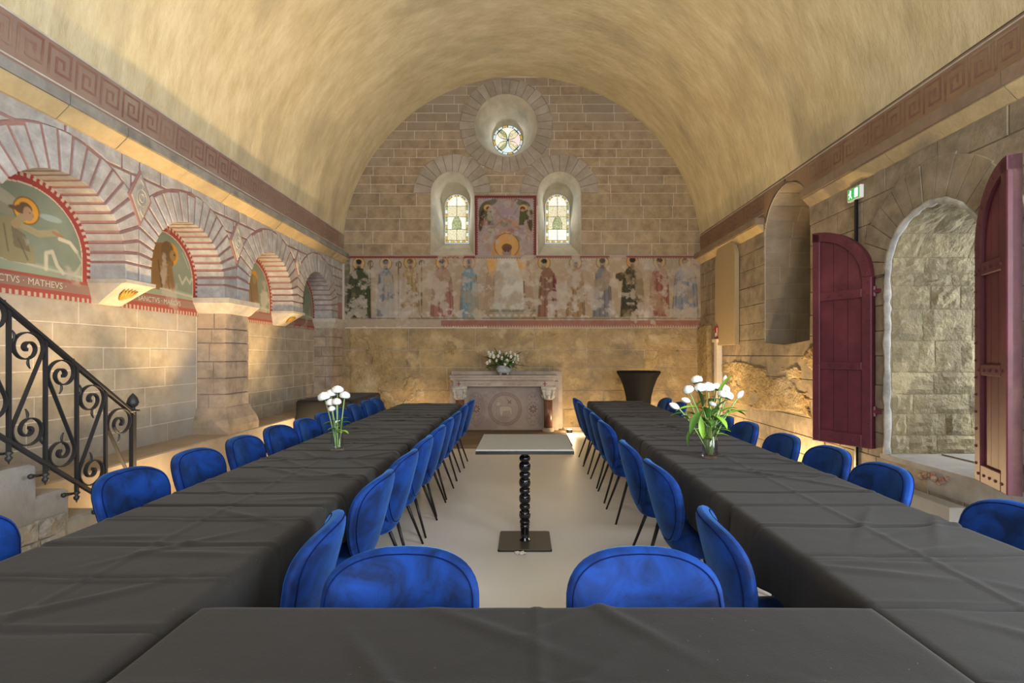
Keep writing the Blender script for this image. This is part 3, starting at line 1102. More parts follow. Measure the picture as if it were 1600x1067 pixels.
# ---- left wall: recess plane with painted lunettes, arcade in front
wall_left = build('wall_left', [fL(YN, -0.02, 0), fL(YB, -0.02, 0), fL(YB, 3.25, 0), fL(YN, 3.25, 0)], [(0, 1, 2, 3)], M['mortar_white'], recalc=False)
setp(wall_left, 'left wall with four painted blind arches on piers and corbels', 'wall', 'structure')
ARCH = [(2.27, 0.55), (3.65, 0.55), (5.025, 0.545), (6.645, 0.575), (8.105, 0.565)]
ZSP, ZST = 2.0, 2.14
rng = random.Random(8)
for (a, b) in ((1.5, 5.57), (6.07, 8.67)):
    for p in courses(0.5, 1.81, 0.187, lambda v: a, lambda v: b, 0.62, [], rng, 0.010, 0.2):
        if max(q[0] for q in p) < 2.9:
            continue
        MB().prism(p, fL, -0.01, 0.002 + rng.uniform(0, .0015), 0.0015).build('ashlar_block', M['left_ashlar'], wall_left)

# lunette paintings
letters = []
for ai, (c, r) in enumerate(ARCH[1:]):
    step = (0.006, 0.007, 0.009, 0.011)[ai]
    zt = 2.75
    cv = Canvas(c - r - 0.06, c + r + 0.06, -zt, -1.80, step, '#6e7564')
    Zc = -cv.Y
    cv.mottle(0.3, 50 + ai, 0.18)

    def q(pts):
        return [(c + a, -b) for a, b in pts]
    cv.poly(q([(-.6, 1.95), (.6, 1.95), (.6, 2.02), (.2, 2.05), (-.6, 2.06)]), '#7f8876', 0.8)
    cv.line(q([(-.6, 2.04), (-.2, 2.05), (.2, 2.02), (.5, 2.0)]), 0.02, '#a39f8a', 0.7)
    if ai == 0:
        # kneeling winged figure holding out a scroll
        cv.ell(c - .16, -2.47, .16, .05, '#8e8a78', 0.9, rot=.35)
        cv.ell(c - .20, -2.40, .13, .04, '#7b7868', 0.9, rot=.2)
        cv.poly(q([(-.22, 2.06), (-.20, 2.32), (-.10, 2.36), (-.02, 2.30), (.0, 2.2), (.06, 2.15), (.08, 2.04), (-.1, 2.03)]), '#7b7456', 1)
        cv.poly(q([(-.10, 2.29), (.0, 2.24), (.04, 2.12), (-.08, 2.14)]), '#5f5644', 0.8)
        cv.line(q([(-.15, 2.28), (-.12, 2.10)]), .012, '#4e4a3a', 0.7)
        cv.line(q([(-.05, 2.2), (.02, 2.06)]), .012, '#4e4a3a', 0.7)
        cv.line(q([(-.06, 2.31), (.10, 2.27), (.24, 2.31)]), .05, '#8d8364', 1)
        cv.line(q([(.22, 2.31), (.29, 2.29)]), .028, '#8a6a4c', 1)
        cv.ell(c + .01, -2.415, .095, .095, '#b8842c', 1)
        cv.ell(c + .01, -2.415, .095, .095, '#6a4a20', 1, ring=.01)
        cv.line(q([(-.02, 2.36), (-.07, 2.3)]), .06, '#8c7a58', 1)
        cv.ell(c + .005, -2.435, .05, .038, '#57402c', 1, rot=.3)
        cv.ell(c - .035, -2.415, .04, .03, '#57402c', 1)
        cv.ell(c - .085, -2.415, .035, .015, '#57402c', 1)
        cv.ell(c + .022, -2.395, .036, .052, '#94745a', 1, rot=-.2)
        cv.ell(c + .035, -2.405, .006, .004, '#3c2c20', 1)
        cv.ell(c + .058, -2.39, .008, .012, '#8a6a50', 1)
        cv.line(q([(.27, 2.27), (.36, 2.26), (.42, 2.2)]), .03, '#b3aa92', 1)
        cv.line(q([(.16, 2.02), (.16, 2.14), (.21, 2.16), (.25, 2.06), (.30, 2.01)]), .03, '#aaa28c', 1)
        cv.line(q([(.42, 2.2), (.47, 2.12), (.42, 2.04), (.36, 2.0)]), .02, '#99947f', 0.8)
        cv.ell(c + .2, -2.41, .09, .025, '#8d9a94', 0.8)
    elif ai == 1:
        # seated lion with a halo
        cv.ell(c + .15, -2.40, .085, .11, '#b07a20', 1)
        cv.poly(q([(-.2, 2.04), (-.22, 2.3), (-.1, 2.47), (.05, 2.5), (.14, 2.44), (.17, 2.3), (.1, 2.22), (.12, 2.04)]), '#6a4f2a', 1)
        cv.ell(c + .08, -2.42, .09, .1, '#5b4426', 1)
        cv.ell(c + .16, -2.39, .05, .055, '#80633a', 1)
        cv.ell(c + .18, -2.40, .012, .012, '#2d2418', 1)
        cv.line(q([(.12, 2.25), (.16, 2.05)]), .06, '#6d5230', 1)
        cv.line(q([(-.05, 2.3), (.0, 2.05)]), .02, '#49371e', 0.8)
        cv.line(q([(-.15, 2.06), (-.05, 2.04)]), .05, '#6d5230', 1)
        cv.line(q([(.25, 2.2), (.3, 2.12), (.36, 2.2), (.42, 2.14), (.45, 2.2)]), .025, '#969482', 0.9)
        cv.line(q([(.3, 2.45), (.4, 2.3)]), .015, '#8f917f', 0.8)
    elif ai == 2:
        cv.ell(c + .1, -2.42, .08, .08, '#a87a30', 1)
        cv.poly(q([(-.1, 2.04), (-.06, 2.3), (.05, 2.45), (.16, 2.4), (.2, 2.2), (.22, 2.04)]), '#6b5a40', 1)
        cv.ell(c + .1, -2.38, .05, .06, '#7e6a4c', 1)
        cv.line(q([(.0, 2.3), (.05, 2.06)]), .02, '#4c4030', 0.8)
        cv.wear(.2, 77, .5, .58, '#a39e90', 0.7, (Zc < 2.25))
    else:
        cv.ell(c + .05, -2.3, .12, .22, '#565846', 0.8)
        cv.ell(c + .1, -2.42, .06, .06, '#8a7440', 0.8)
    cv.mottle(0.12, 60 + ai, 0.12)
    # red border with teeth along the arch
    dz = np.maximum(Zc - ZST, 0)
    rad = np.where(Zc > ZST, np.hypot(cv.X - c, dz), abs(cv.X - c))
    ang = np.where(Zc > ZST, np.arctan2(dz, cv.X - c) * r, Zc * np.sign(cv.X - c))
    cv.put(((rad > r - .075) & (rad < r - .035)).astype(float), '#86352f')
    cv.put(((rad > r - .085) & (rad < r - .075)).astype(float), '#b8a58c')
    cv.put(((rad >= r - .035) & (np.mod(ang, .05) < .025)).astype(float), '#86352f')
    cv.put(((rad >= r - .035) & (np.mod(ang, .05) >= .025)).astype(float), '#b09b86')
    # inscription band with teeth below it
    cv.put(((Zc < 1.965) & (Zc > 1.845)).astype(float), '#7d6055')
    cv.put(((Zc < 1.965) & (Zc > 1.945)).astype(float), '#864439')
    cv.put(((Zc < 1.868) & (Zc > 1.835)).astype(float), '#883f36')
    cv.put(((Zc <= 1.835) & (np.mod(cv.X, .045) < .024)).astype(float), '#883f36')
    cv.put(((Zc <= 1.835) & (np.mod(cv.X, .045) >= .024)).astype(float), '#a39483')
    cv.wear(.25, 70 + ai, .62, .7, '#9c9284', 0.6)
    P = np.stack([np.full(cv.X.shape, XL + 0.014), cv.X, Zc], -1)
    grid('lunette_painting', P, M['paint'], wall_left, cv.c)
text_mesh('lettering', 'MATHEVS ·', 0.07, M['letter'], wall_left, lambda u, v: (XL + 0.017, 3.665 + u * .92, 1.885 + v), 'LEFT')
text_mesh('lettering', 'SANCTVS ·', 0.07, M['letter'], wall_left, lambda u, v: (XL + 0.017, 3.643 + u * .92, 1.885 + v), 'RIGHT')
text_mesh('lettering', 'SANCTVS · MARCVS', 0.07, M['letter'], wall_left, lambda u, v: (XL + 0.017, 4.71 + u * .94, 1.885 + v), 'LEFT')

# arcade body: face sheet with arch holes plus soffits
mids = [(2.95, 2.95)]
for i in range(len(ARCH) - 1):
    a = ARCH[i][0] + ARCH[i][1]
    b = ARCH[i + 1][0] - ARCH[i + 1][1]
    mids.append((a, b))
ends = 2.9
outer = [(1.4, ZSP), (ARCH[0][0] - ARCH[0][1], ZSP)]
for (c, r) in ARCH:
    outer += arch_pts(c, r, ZSP, ZST, 18)
outer += [(YB, ZSP), (YB, 3.25), (1.4, 3.25)]
clean = [outer[0]]
for p in outer[1:]:
    if abs(p[0] - clean[-1][0]) + abs(p[1] - clean[-1][1]) > 1e-4:
        clean.append(p)
face = holed_wall('arcade_face', clean, [], lambda u, v, d: (XF, u, v), M['red_joint'], wall_left)
for (c, r) in ARCH:
    ap = arch_pts(c, r + .004, ZSP, ZST, 18)
    n = len(ap)
    v = [fL(u, w_, 0) for u, w_ in ap] + [fF(u, w_, 0) for u, w_ in ap]
    build('arch_soffit', v, [(i, i + 1, n + i + 1, n + i) for i in range(n - 1)], M['red_joint'], wall_left)
rng = random.Random(5)
for i, (c, r) in enumerate(ARCH):
    if i == 0:
        continue
    lo = (ARCH[i - 1][0] + ARCH[i - 1][1] + c - r) / 2
    hi = (c + r + ARCH[i + 1][0] - ARCH[i + 1][1]) / 2 if i + 1 < len(ARCH) else YB - .01
    clips = ((-1, 0, -(lo + .008)), (1, 0, hi - .008), (0, 1, 3.03))
    ro = r + 0.28
    # straight springers below the curve
    for k in range(1):
        z0, z1 = ZSP + .004, ZST - .008
        for sg in (-1, 1):
            a, b = sorted((c + sg * (r - .004), c + sg * ro))
            poly = [(a, z0), (b, z0), (b, z1), (a, z1)]
            for cl in clips:
                poly = clip_half(poly, *cl)
            MB().prism(poly, fF, -0.285, 0.012, 0.006).build('voussoir', M['voussoir'], wall_left)
    ring(c, ZST, r - .004, ro, 21 if i < 3 else 20, 0, PI, fF, M['voussoir'], wall_left, -0.285, 0.010, rng, gap=0.028, clips=clips, sub=2)
# spandrel stones above and between the rings
holes = []
for (c, r) in ARCH:
    holes.append(arch_hole(c, r + .295, ZSP - .2, ZST, r + .295))
sp = courses(2.30, 3.05, 0.15, lambda v: 2.6, lambda v: YB - .01, 0.26, holes, rng, 0.022, 0.4)
for p in sp:
    us = [q_[0] for q_ in p]
    if max(us) < 3.0 or max(us) - min(us) < .06:
        continue
    MB().prism(p, fF, -0.01, 0.008 + rng.uniform(0, .006), 0.005).build('spandrel_stone', M['voussoir'], wall_left)
# carved lozenges
for yc, zc, hw_, hh in ((4.34, 2.72, .105, .20), (5.80, 2.66, .11, .2), (7.36, 2.70, .08, .16)):
    loz = [(yc - hw_, zc), (yc, zc - hh), (yc + hw_, zc), (yc, zc + hh)]
    MB().prism([(u + (u - yc) * .25, v + (v - zc) * .2) for u, v in loz], fF, 0.0, 0.022).build('lozenge_surround', M['red_joint'], wall_left)
    lz = MB().prism(loz, fF, 0.02, 0.032, 0.004).build('carved_lozenge', M['pale_impost'], wall_left)
    m = MB()
    for rr in (.028, .055):
        m.tube([fF(yc + rr * math.cos(a), zc + rr * 1.3 * math.sin(a), 0.034) for a in np.linspace(0, 2 * PI, 15)[:-1]], .006, 5, closed=True)
    for sg in (-1, 1):
        m.tube([fF(yc + sg * .02 * math.sin(t * 4), zc + sg * (.07 + t * .09), 0.034) for t in np.linspace(0, 1, 8)], .006, 5)
    m.build('carving', M['pale_impost'], lz, smooth=True)


# piers, imposts, bases and corbels of the arcade
def pier(y0, y1):
    z = 0.78
    r_ = random.Random(int(y0 * 10))
    while z < 1.82:
        h = r_.uniform(.15, .24)
        t = min(1.84, z + h)
        if 1.84 - t < .08:
            t = 1.84
        s = r_.uniform(.3, .7)
        xm = XL + (XF + .02 - XL) * (0.35 + 0.3 * r_.random())
        ym = y0 + (y1 - y0) * s
        for (a, b, cc, d) in ((XL, xm, y0, y1), (xm, XF + .02, y0, ym), (xm, XF + .02, ym, y1)):
            g = .005
            j = r_.uniform(-.006, .006)
            MB().prism([(a + g, cc + g), (b - g + j, cc + g), (b - g + j, d - g), (a + g, d - g)], lambda u, v, dd: (u, v, dd), z + g, t - g, 0.006).build('pier_stone', M['pier'], wall_left)
        z = t
    MB().box(XL, XF + .005, y0 + .008, y1 - .008, .5, 1.85).build('pier_core', M['dark_joint'], wall_left)
    v = []
    prof = [(0, 1.83), (0.02, 1.85), (.075, 1.93), (.085, 1.94), (.085, 1.995), (.07, 2.0)]
    v = []
    for (o_, z_) in prof:
        v += [(XL, y0 - o_, z_), (XF + .02 + o_, y0 - o_, z_), (XF + .02 + o_, y1 + o_, z_), (XL, y1 + o_, z_)]
    f = [(4 * i + k, 4 * i + (k + 1) % 4, 4 * i + 4 + (k + 1) % 4, 4 * i + 4 + k) for i in range(len(prof) - 1) for k in range(4)]
    f += [(0, 1, 2, 3), tuple(4 * (len(prof) - 1) + k for k in range(4))]
    build('impost', v, f, M['pale_impost'], wall_left)
    prof = [(.075, .5), (.08, .58), (.06, .66), (.03, .72), (0.005, .79), (0, .79)]
    v = []
    for (o_, z_) in prof:
        v += [(XL, y0 - o_, z_), (XF + .02 + o_, y0 - o_, z_), (XF + .02 + o_, y1 + o_, z_), (XL, y1 + o_, z_)]
    f = [(4 * i + k, 4 * i + (k + 1) % 4, 4 * i + 4 + (k + 1) % 4, 4 * i + 4 + k) for i in range(len(prof) - 1) for k in range(4)]
    f += [(0, 1, 2, 3), tuple(4 * (len(prof) - 1) + k for k in range(4))]
    build('pier_base', v, f, M['pier'], wall_left)


pier(5.58, 6.05)
pier(8.68, YB + .02)
pier(1.35, 1.72)
M['gold'] = plain('gilt_leaf', '#9a7424', 0.6)
for (y0, y1) in ((2.82, 3.10), (4.20, 4.48), (7.22, 7.54)):
    prof = [(0.06, .02, 1.80), (.10, .01, 1.83), (.2, -.01, 1.90), (.30, -.03, 1.965), (.33, -.03, 1.97), (.33, -.03, 2.0)]
    v = []
    for (d, i_, z_) in prof:
        v += [(XL, y0 + i_, z_), (XL + d, y0 + i_, z_), (XL + d, y1 - i_, z_), (XL, y1 - i_, z_)]
    f = [(4 * i + k, 4 * i + (k + 1) % 4, 4 * i + 4 + (k + 1) % 4, 4 * i + 4 + k) for i in range(len(prof) - 1) for k in range(4)]
    f += [(0, 1, 2, 3), tuple(4 * (len(prof) - 1) + k for k in range(4))]
    cb = build('corbel', v, f, M['pale_impost'], wall_left)
    m = MB()
    ym = (y0 + y1) / 2
    for k in range(7):
        a = -1.2 + 2.4 * k / 6
        L = .075 if k in (0, 6) else .1
        m.tube([(XL + .14, ym, 1.845), (XL + .19 + .03 * math.cos(a), ym + math.sin(a) * L * .7, 1.87 + .03 * math.cos(a)), (XL + .225 + .03 * math.cos(a), ym + math.sin(a) * L, 1.895 + .04 * math.cos(a))], [.006, .014, .004], 6)
    m.build('gilt_leaf_carving', M['gold'], cb, smooth=True)

# cornice above the arcade, stone by stone, and the band above it
y = 2.4
k = 0
rng = random.Random(4)
while y < YB - .02:
    L = rng.uniform(.5, .75)
    t = min(YB, y + L)
    o_ = rng.uniform(-.006, .006)
    prof = [(XF, 3.03), (XF + .03 + o_, 3.035), (XF + .115 + o_, 3.12), (XF + .115 + o_, 3.13), (XF, 3.13)]
    build('cornice_fascia', [(x_, y_, z_) for x_ in (XF, XF + .128 + o_) for y_ in (y + .003, t - .003) for z_ in (3.131, 3.205)], [(0, 1, 3, 2), (4, 6, 7, 5), (0, 4, 5, 1), (2, 3, 7, 6), (0, 2, 6, 4), (1, 5, 7, 3)], M['fascia_grey'], wall_left)
    n = len(prof)
    v = [(a, y + .004, b) for a, b in prof] + [(a, t - .004, b) for a, b in prof]
    f = [tuple(range(n)), tuple(range(n, 2 * n))] + [(i, (i + 1) % n, n + (i + 1) % n, n + i) for i in range(n)]
    build('cornice_stone', v, f, M['cornice'], wall_left)
    y = t


def vaultL(u, z, d):
    return (VC - math.sqrt(VR * VR - (z - VZ) ** 2) + 0.022 + d, u, z)


def bandR(u, z, d):
    return (XR - 0.012 - d, u, z)


def strip(name, z0, z1, fn, d, mat, parent, ya=1.5, yb=YB, nz_=3, ny=2):
    zs = np.linspace(z0, z1, nz_)
    yy = np.linspace(ya, yb, ny)
    P = np.array([[fn(u, z, d) for u in yy] for z in zs])
    return grid(name, P, mat, parent)


def meander(fn, d, z0, z1, ya, yb, per, mat, parent, skip=lambda y: False, mirror=False, name='painted_meander'):
    m = MB()
    H = z1 - z0
    w = 0.085 * H
    path = [(0.02, 0.0), (0.02, 1.0), (0.84, 1.0), (0.84, 0.18), (0.30, 0.18), (0.30, 0.68), (0.58, 0.68), (0.58, 0.42)]
    y = ya
    while y < yb - per * .9:
        if not skip(y + per / 2):
            pts = [(y + (1 - a if mirror else a) * per * .94, z0 + b * H) for a, b in path]
            for si, (a, b) in enumerate(zip(pts[:-1], pts[1:])):
                u0, u1 = sorted((a[0], b[0]))
                v0, v1 = sorted((a[1], b[1]))
                q4 = [(u0 - w / 2, v0 - w / 2), (u1 + w / 2, v0 - w / 2), (u1 + w / 2, v1 + w / 2), (u0 - w / 2, v1 + w / 2)]
                m.add([fn(u, v, d + .0012 * (si % 2)) for u, v in q4], [(0, 1, 2, 3)])
        y += per
    return m.build(name, mat, parent)


strip('painted_band', 3.205, 3.565, vaultL, 0.0, M['band'], ceil_, nz_=6)
strip('red_line', 3.225, 3.265, vaultL, 0.003, M['red_line'], ceil_)
strip('white_line', 3.278, 3.29, vaultL, 0.003, M['white_line'], ceil_)
strip('white_line', 3.55, 3.563, vaultL, 0.003, M['white_line'], ceil_)
meander(vaultL, 0.002, 3.325, 3.52, 2.2, YB, 0.215, M['key'], ceil_)

# ---- right wall
NC, NR, NZ0, NZS = 6.20, 0.54, 1.51, 2.93       # deep arched niche
DC, DR_, DZ0, DZS = 3.98, 0.50, 0.495, 2.085    # doorway
door_pts = arch_pts(DC, DR_, DZ0, DZS, 20)
niche_pts = arch_pts(NC, NR, NZ0, NZS, 20)
wall_right = holed_wall('wall_right', [(YN, -0.02), (-0.4, -.02), (-0.4, 3.0), (1.2, 3.0), (1.2, -.02), (YB, -0.02), (YB, 3.6), (YN, 3.6)], [door_pts, niche_pts], fR, M['right_joint'])  # gap near the camera is added for the side fill lamp
setp(wall_right, 'right wall of worn stone with a deep niche and an open arched doorway', 'wall', 'structure')
rng = random.Random(12)
hd = arch_hole(DC, DR_ + .0, DZ0, DZS, DR_ + .17)
hn = arch_hole(NC, NR, NZ0, NZS, NR)
for p in courses(0.0, 3.13, 0.24, lambda v: 1.6, lambda v: YB, 0.46, [hd, hn], rng, 0.006, 0.35, 0.12):
    if max(q_[0] for q_ in p) < 2.6:
        continue
    MB().prism(p, fR, -0.02, 0.006 + rng.uniform(0, .008), 0.005).build('wall_stone', M['right_stone'], wall_right)
ring(DC, DZS, DR_, DR_ + .32, 15, 0, PI, fR, M['right_stone'], wall_right, -0.02, 0.022, rng, gap=0.006)
M['dark_stain'] = M['dark_joint']
# lime plaster edge round the doorway, its lit look is in the colour
m = MB()
ap = arch_pts(DC, DR_ - .012, DZ0, DZS, 28)
rr = random.Random(2)
pts = []
for (u, v) in ap:
    pts.append((u, v))
dense = []
for (a, b) in zip(pts[:-1], pts[1:]):
    nseg = max(1, int(math.hypot(b[0] - a[0], b[1] - a[1]) / .06))
    for k in range(nseg):
        dense.append((a[0] + (b[0] - a[0]) * k / nseg, a[1] + (b[1] - a[1]) * k / nseg))
dense.append(pts[-1])
m.tube([fR(u + rr.uniform(-.006, .006), v + rr.uniform(-.006, .006), 0.0) for u, v in dense], [rr.uniform(.022, .034) for _ in dense], 8)
m.build('lime_edge', M['lime'], wall_right, smooth=True)
# passage of the doorway: jambs, soffit, sill
XO = 4.35


def shell(name, pts, x0, x1, mat, parent):
    n = len(pts)
    v = [(x0, u, w) for u, w in pts] + [(x1, u, w) for u, w in pts]
    return build(name, v, [(i, i + 1, n + i + 1, n + i) for i in range(n - 1)], mat, parent)


shell('doorway_passage', door_pts, XR - .005, XO, M['jamb_joint'], wall_right)
rng = random.Random(31)


def rough_block(poly, fn, d0, d1, name, mat, parent, rng, n=4, amp=.012):
    """stone with an uneven face: bilinear grid over a four corner polygon."""
    A, B, C_, D = poly
    V = []
    for j in range(n):
        for i in range(n):
            s, t = i / (n - 1), j / (n - 1)
            u = (A[0] * (1 - s) + B[0] * s) * (1 - t) + (D[0] * (1 - s) + C_[0] * s) * t
            v = (A[1] * (1 - s) + B[1] * s) * (1 - t) + (D[1] * (1 - s) + C_[1] * s) * t
            e = 1 if (0 < i < n - 1 and 0 < j < n - 1) else 0
            du = rng.uniform(-.006, .006)
            V.append(fn(u + du, v + rng.uniform(-.006, .006), d1 + (rng.uniform(-amp, amp) + .008 if e else -.004)))
    base_ = len(V)
    per = [i for i in range(n)] + [n * j + n - 1 for j in range(1, n)] + [n * (n - 1) + i for i in range(n - 2, -1, -1)] + [n * j for j in range(n - 2, 0, -1)]
    F = [(j * n + i, j * n + i + 1, (j + 1) * n + i + 1, (j + 1) * n + i) for j in range(n - 1) for i in range(n - 1)]
    V += [tuple(np.array(V[k]) * 0 + np.array(fn(*bil(poly, k, n), d0))) for k in per]
    for i in range(len(per)):
        j = (i + 1) % len(per)
        F.append((per[i], per[j], base_ + j, base_ + i))
    return build(name, V, F, mat, parent)


def bil(poly, k, n):
    A, B, C_, D = poly
    s, t = (k % n) / (n - 1), (k // n) / (n - 1)
    return ((A[0] * (1 - s) + B[0] * s) * (1 - t) + (D[0] * (1 - s) + C_[0] * s) * t, (A[1] * (1 - s) + B[1] * s) * (1 - t) + (D[1] * (1 - s) + C_[1] * s) * t)


def courses_plain(u0, u1, v0, v1, h, w, rng, hj=.3, wj=.4):
    v = v0
    while v < v1 - .02:
        t = min(v1, v + h * rng.uniform(1 - hj, 1 + hj))
        if v1 - t < h * .4:
            t = v1
        u = u0
        first = rng.uniform(.4, 1)
        while u < u1 - .02:
            b = min(u1, u + w * rng.uniform(1 - wj, 1 + wj) * first)
            first = 1
            if u1 - b < w * .35:
                b = u1
            yield (u, v, b, t)
            u = b
        v = t


g = .004
for (a, b, c_, d) in courses_plain(XR + .05, XO, DZ0 + .01, DZS, .22, .36, rng):
    rough_block([(a + g, b + g), (c_ - g, b + g), (c_ - g, d - g), (a + g, d - g)], lambda u, v, dd: (u, DC + DR_ - dd, v), -.02, .006, 'jamb_stone', M['jamb_stone'], wall_right, rng, n=6, amp=.011)
for (a, b, c_, d) in courses_plain(XR + .05, XO, 0.02, PI - .02, .36, .36, rng):
    rough_block([(a + g, b + .008), (c_ - g, b + .008), (c_ - g, d - .008), (a + g, d - .008)], lambda u, v, dd: (u, DC + (DR_ - dd) * math.cos(v), DZS + (DR_ - dd) * math.sin(v)), -.02, .006, 'jamb_stone', M['jamb_stone'], wall_right, rng, n=6, amp=.011)
for (a, b, c_, d) in courses_plain(XR + .05, XO, DZ0 + .01, DZS, .24, .5, rng):
    rough_block([(a + g, b + g), (c_ - g, b + g), (c_ - g, d - g), (a + g, d - g)], lambda u, v, dd: (u, DC - DR_ + dd, v), -.02, .012, 'jamb_stone', M['jamb_stone'], wall_right, rng, n=3)
# threshold slabs and the step in front of it
th_ = MB().box(XR - .012, XO, DC - DR_ - .25, DC + DR_ + .06, .30, DZ0).build('threshold_slab', M['grey_stone'], wall_right)
MB().box(XR + .45, XO, DC - .35, DC + .45, DZ0, DZ0 + .012).build('threshold_slab', M['grey_stone'], wall_right)
m = MB()
for k in range(9):
    yy = 3.93 + rng.uniform(-.13, .13)
    zz = .40 + rng.uniform(-.035, .045)
    m.sphere((XR - .014, yy, zz), rng.uniform(.015, .032), 6, 4)
M['brick_chip'] = weathered('exposed_brick', '#7d4a44', '#a08c74', scale=30, bump=0.5, rand=0)
m.build('exposed_brick', M['brick_chip'], wall_right)
step = MB().prism([(3.03, 3.61), (XR - .02, 3.59), (XR - .02, 4.62), (3.03, 4.62)], lambda u, v, d: (u, v, d), 0.0, .28, .012).build('stone_step', M['grey_stone'], None)
setp(step, 'grey stone step on the floor below the doorway threshold', 'step', 'structure')

# niche
XN = 3.95
shell('niche_shell', niche_pts, XR - .002, XN + .02, M['mortar_white'], wall_right)
build('niche_back', [(XN, u, v) for u, v in niche_pts], [tuple(range(len(niche_pts)))], M['right_stone'], wall_right)
build('niche_sill', [(XR - .002, NC - NR, NZ0), (XN, NC - NR, NZ0), (XN, NC + NR, NZ0), (XR - .002, NC + NR, NZ0)], [(0, 1, 2, 3)], M['right_stone'], wall_right)
rng = random.Random(17)
for (a, b, c_, d) in courses_plain(XR + .002, XN, NZ0, NZS, .205, .38, rng, .05, .3):
    MB().prism([(a + .004, b + .004), (c_ - .004, b + .004), (c_ - .004, d - .004), (a + .004, d - .004)], lambda u, v, dd: (u, NC + NR - dd, v), -.01, .006, .003).build('niche_stone', M['pale_stone'], wall_right)
for k in range(8):
    a0, a1 = PI * k / 8, PI * (k + 1) / 8
    for (xa, xb) in ((XR + .002, XR + .36 + .05 * (k % 2)), (XR + .36 + .05 * (k % 2), XN)):
        v, f = [], []
        for j in range(4):
            a = a0 + .006 + (a1 - a0 - .012) * j / 3
            for x_ in (xa + .004, xb - .004):
                v.append((x_, NC + (NR - .006) * math.cos(a), NZS + (NR - .006) * math.sin(a)))
        f = [(2 * j, 2 * j + 1, 2 * j + 3, 2 * j + 2) for j in range(3)]
        build('niche_stone', v, f, M['pale_stone'], wall_right)

# eroded zone of the right wall
ny, nz2 = 150, 64
U, V_ = np.meshgrid(np.linspace(4.9, 8.6, ny), np.linspace(.42, 1.5, nz2))
h1 = fnoise(nz2, ny, 22, 91, 5, .6)
h2 = fnoise(nz2, ny, 9, 92, 4, .7)
top = 1.18 + .22 * fnoise(1, ny, 30, 93, 3)[0] + .25 * np.exp(-((U[0] - 5.55) / .28) ** 2)
mask = np.clip((top[None, :] - V_) / .06, 0, 1) * np.clip((V_ - .56 - .12 * fnoise(1, ny, 25, 94, 3)[0][None, :]) / .05, 0, 1)
mask *= np.clip((h1 - .36) / .1, 0, 1) * np.clip((U - 4.95) / .1, 0, 1) * np.clip((8.5 - U) / .1, 0, 1)
D = -.03 + mask * (.045 + .05 * (h2 - .35) + .04 * (h1 - .4))
P = np.stack([XR - D, U, V_], -1)
grid('eroded_stone', P, M['eroded'], wall_right, smooth=False)['kind'] = 'stuff'
# ragged stone edge in the back corner
ny, nz2 = 16, 50
U, V_ = np.meshgrid(np.linspace(8.62, 9.19, ny), np.linspace(.3, 1.98, nz2))
h2 = fnoise(nz2, ny, 7, 97, 4, .7)
mask = np.clip((U - 8.62) / .08, 0, 1) * np.clip((1.93 - V_ + .1 * (h2 - .5)) / .05, 0, 1)
P = np.stack([XR + .02 - mask * (.06 + .06 * h2), U, V_], -1)
grid('eroded_stone', P, M['eroded'], wall_right, smooth=False)['kind'] = 'stuff'

# band and cornice on the right wall, cut by the niche
rng = random.Random(6)
hb = arch_hole(NC, NR + .02, 1.0, NZS, NR + .02)
for p in courses(3.205, 3.56, .36, lambda v: .2, lambda v: YB, 50, [hb], rng, 0, 0):
    MB().prism(p, bandR, 0, 0.002).build('painted_band', M['band_right'], wall_right)
strip('white_line', 3.53, 3.543, bandR, 0.004, M['white_line'], wall_right, .2)
for (a, b) in ((.2, NC - NR - .0), (NC + NR + .0, YB)):
    strip('white_line', 3.255, 3.265, bandR, 0.004, M['white_line'], wall_right, a, b)
    strip('red_line', 3.215, 3.245, bandR, 0.004, M['red_line'], wall_right, a, b)
meander(bandR, 0.004, 3.30, 3.50, 2.0, YB, 0.205, M['key'], wall_right, skip=lambda y: NC - .5 < y < NC + .5, mirror=True)
for (a, b) in ((.2, NC - NR - .01), (NC + NR + .01, YB)):
    y = a
    while y < b - .02:
        t = min(b, y + rng.uniform(.9, 1.3))
        if b - t < .3:
            t = b
        prof = [(XR, 3.02), (XR - .02, 3.025), (XR - .10, 3.105), (XR - .10, 3.115), (XR, 3.115)]
        build('cornice_fascia', [(x_, y_, z_) for x_ in (XR, XR - .125) for y_ in (y + .002, t - .002) for z_ in (3.116, 3.205)], [(0, 1, 3, 2), (4, 6, 7, 5), (0, 4, 5, 1), (2, 3, 7, 6), (0, 2, 6, 4), (1, 5, 7, 3)], M['cornice_brown'], wall_right)
        n = len(prof)
        v = [(p_[0], y + .003, p_[1]) for p_ in prof] + [(p_[0], t - .003, p_[1]) for p_ in prof]
        f = [tuple(range(n)), tuple(range(n, 2 * n))] + [(i, (i + 1) % n, n + (i + 1) % n, n + i) for i in range(n)]
        build('cornice_stone', v, f, M['cornice'], wall_right)
        y = t

# ---- rear wall behind the camera with a wide opening added for the rear fill
rear = holed_wall('wall_rear', [(-3.7, -.02), (3.3, -.02), (3.3, 6.5), (-3.7, 6.5)], [[(-1.8, 1.1), (1.8, 1.1), (1.8, 4.1), (-1.8, 4.1)]], lambda u, v, d: (u, YN, v), M['right_stone'])
setp(rear, 'rear stone wall with a wide added light opening', 'wall', 'structure')

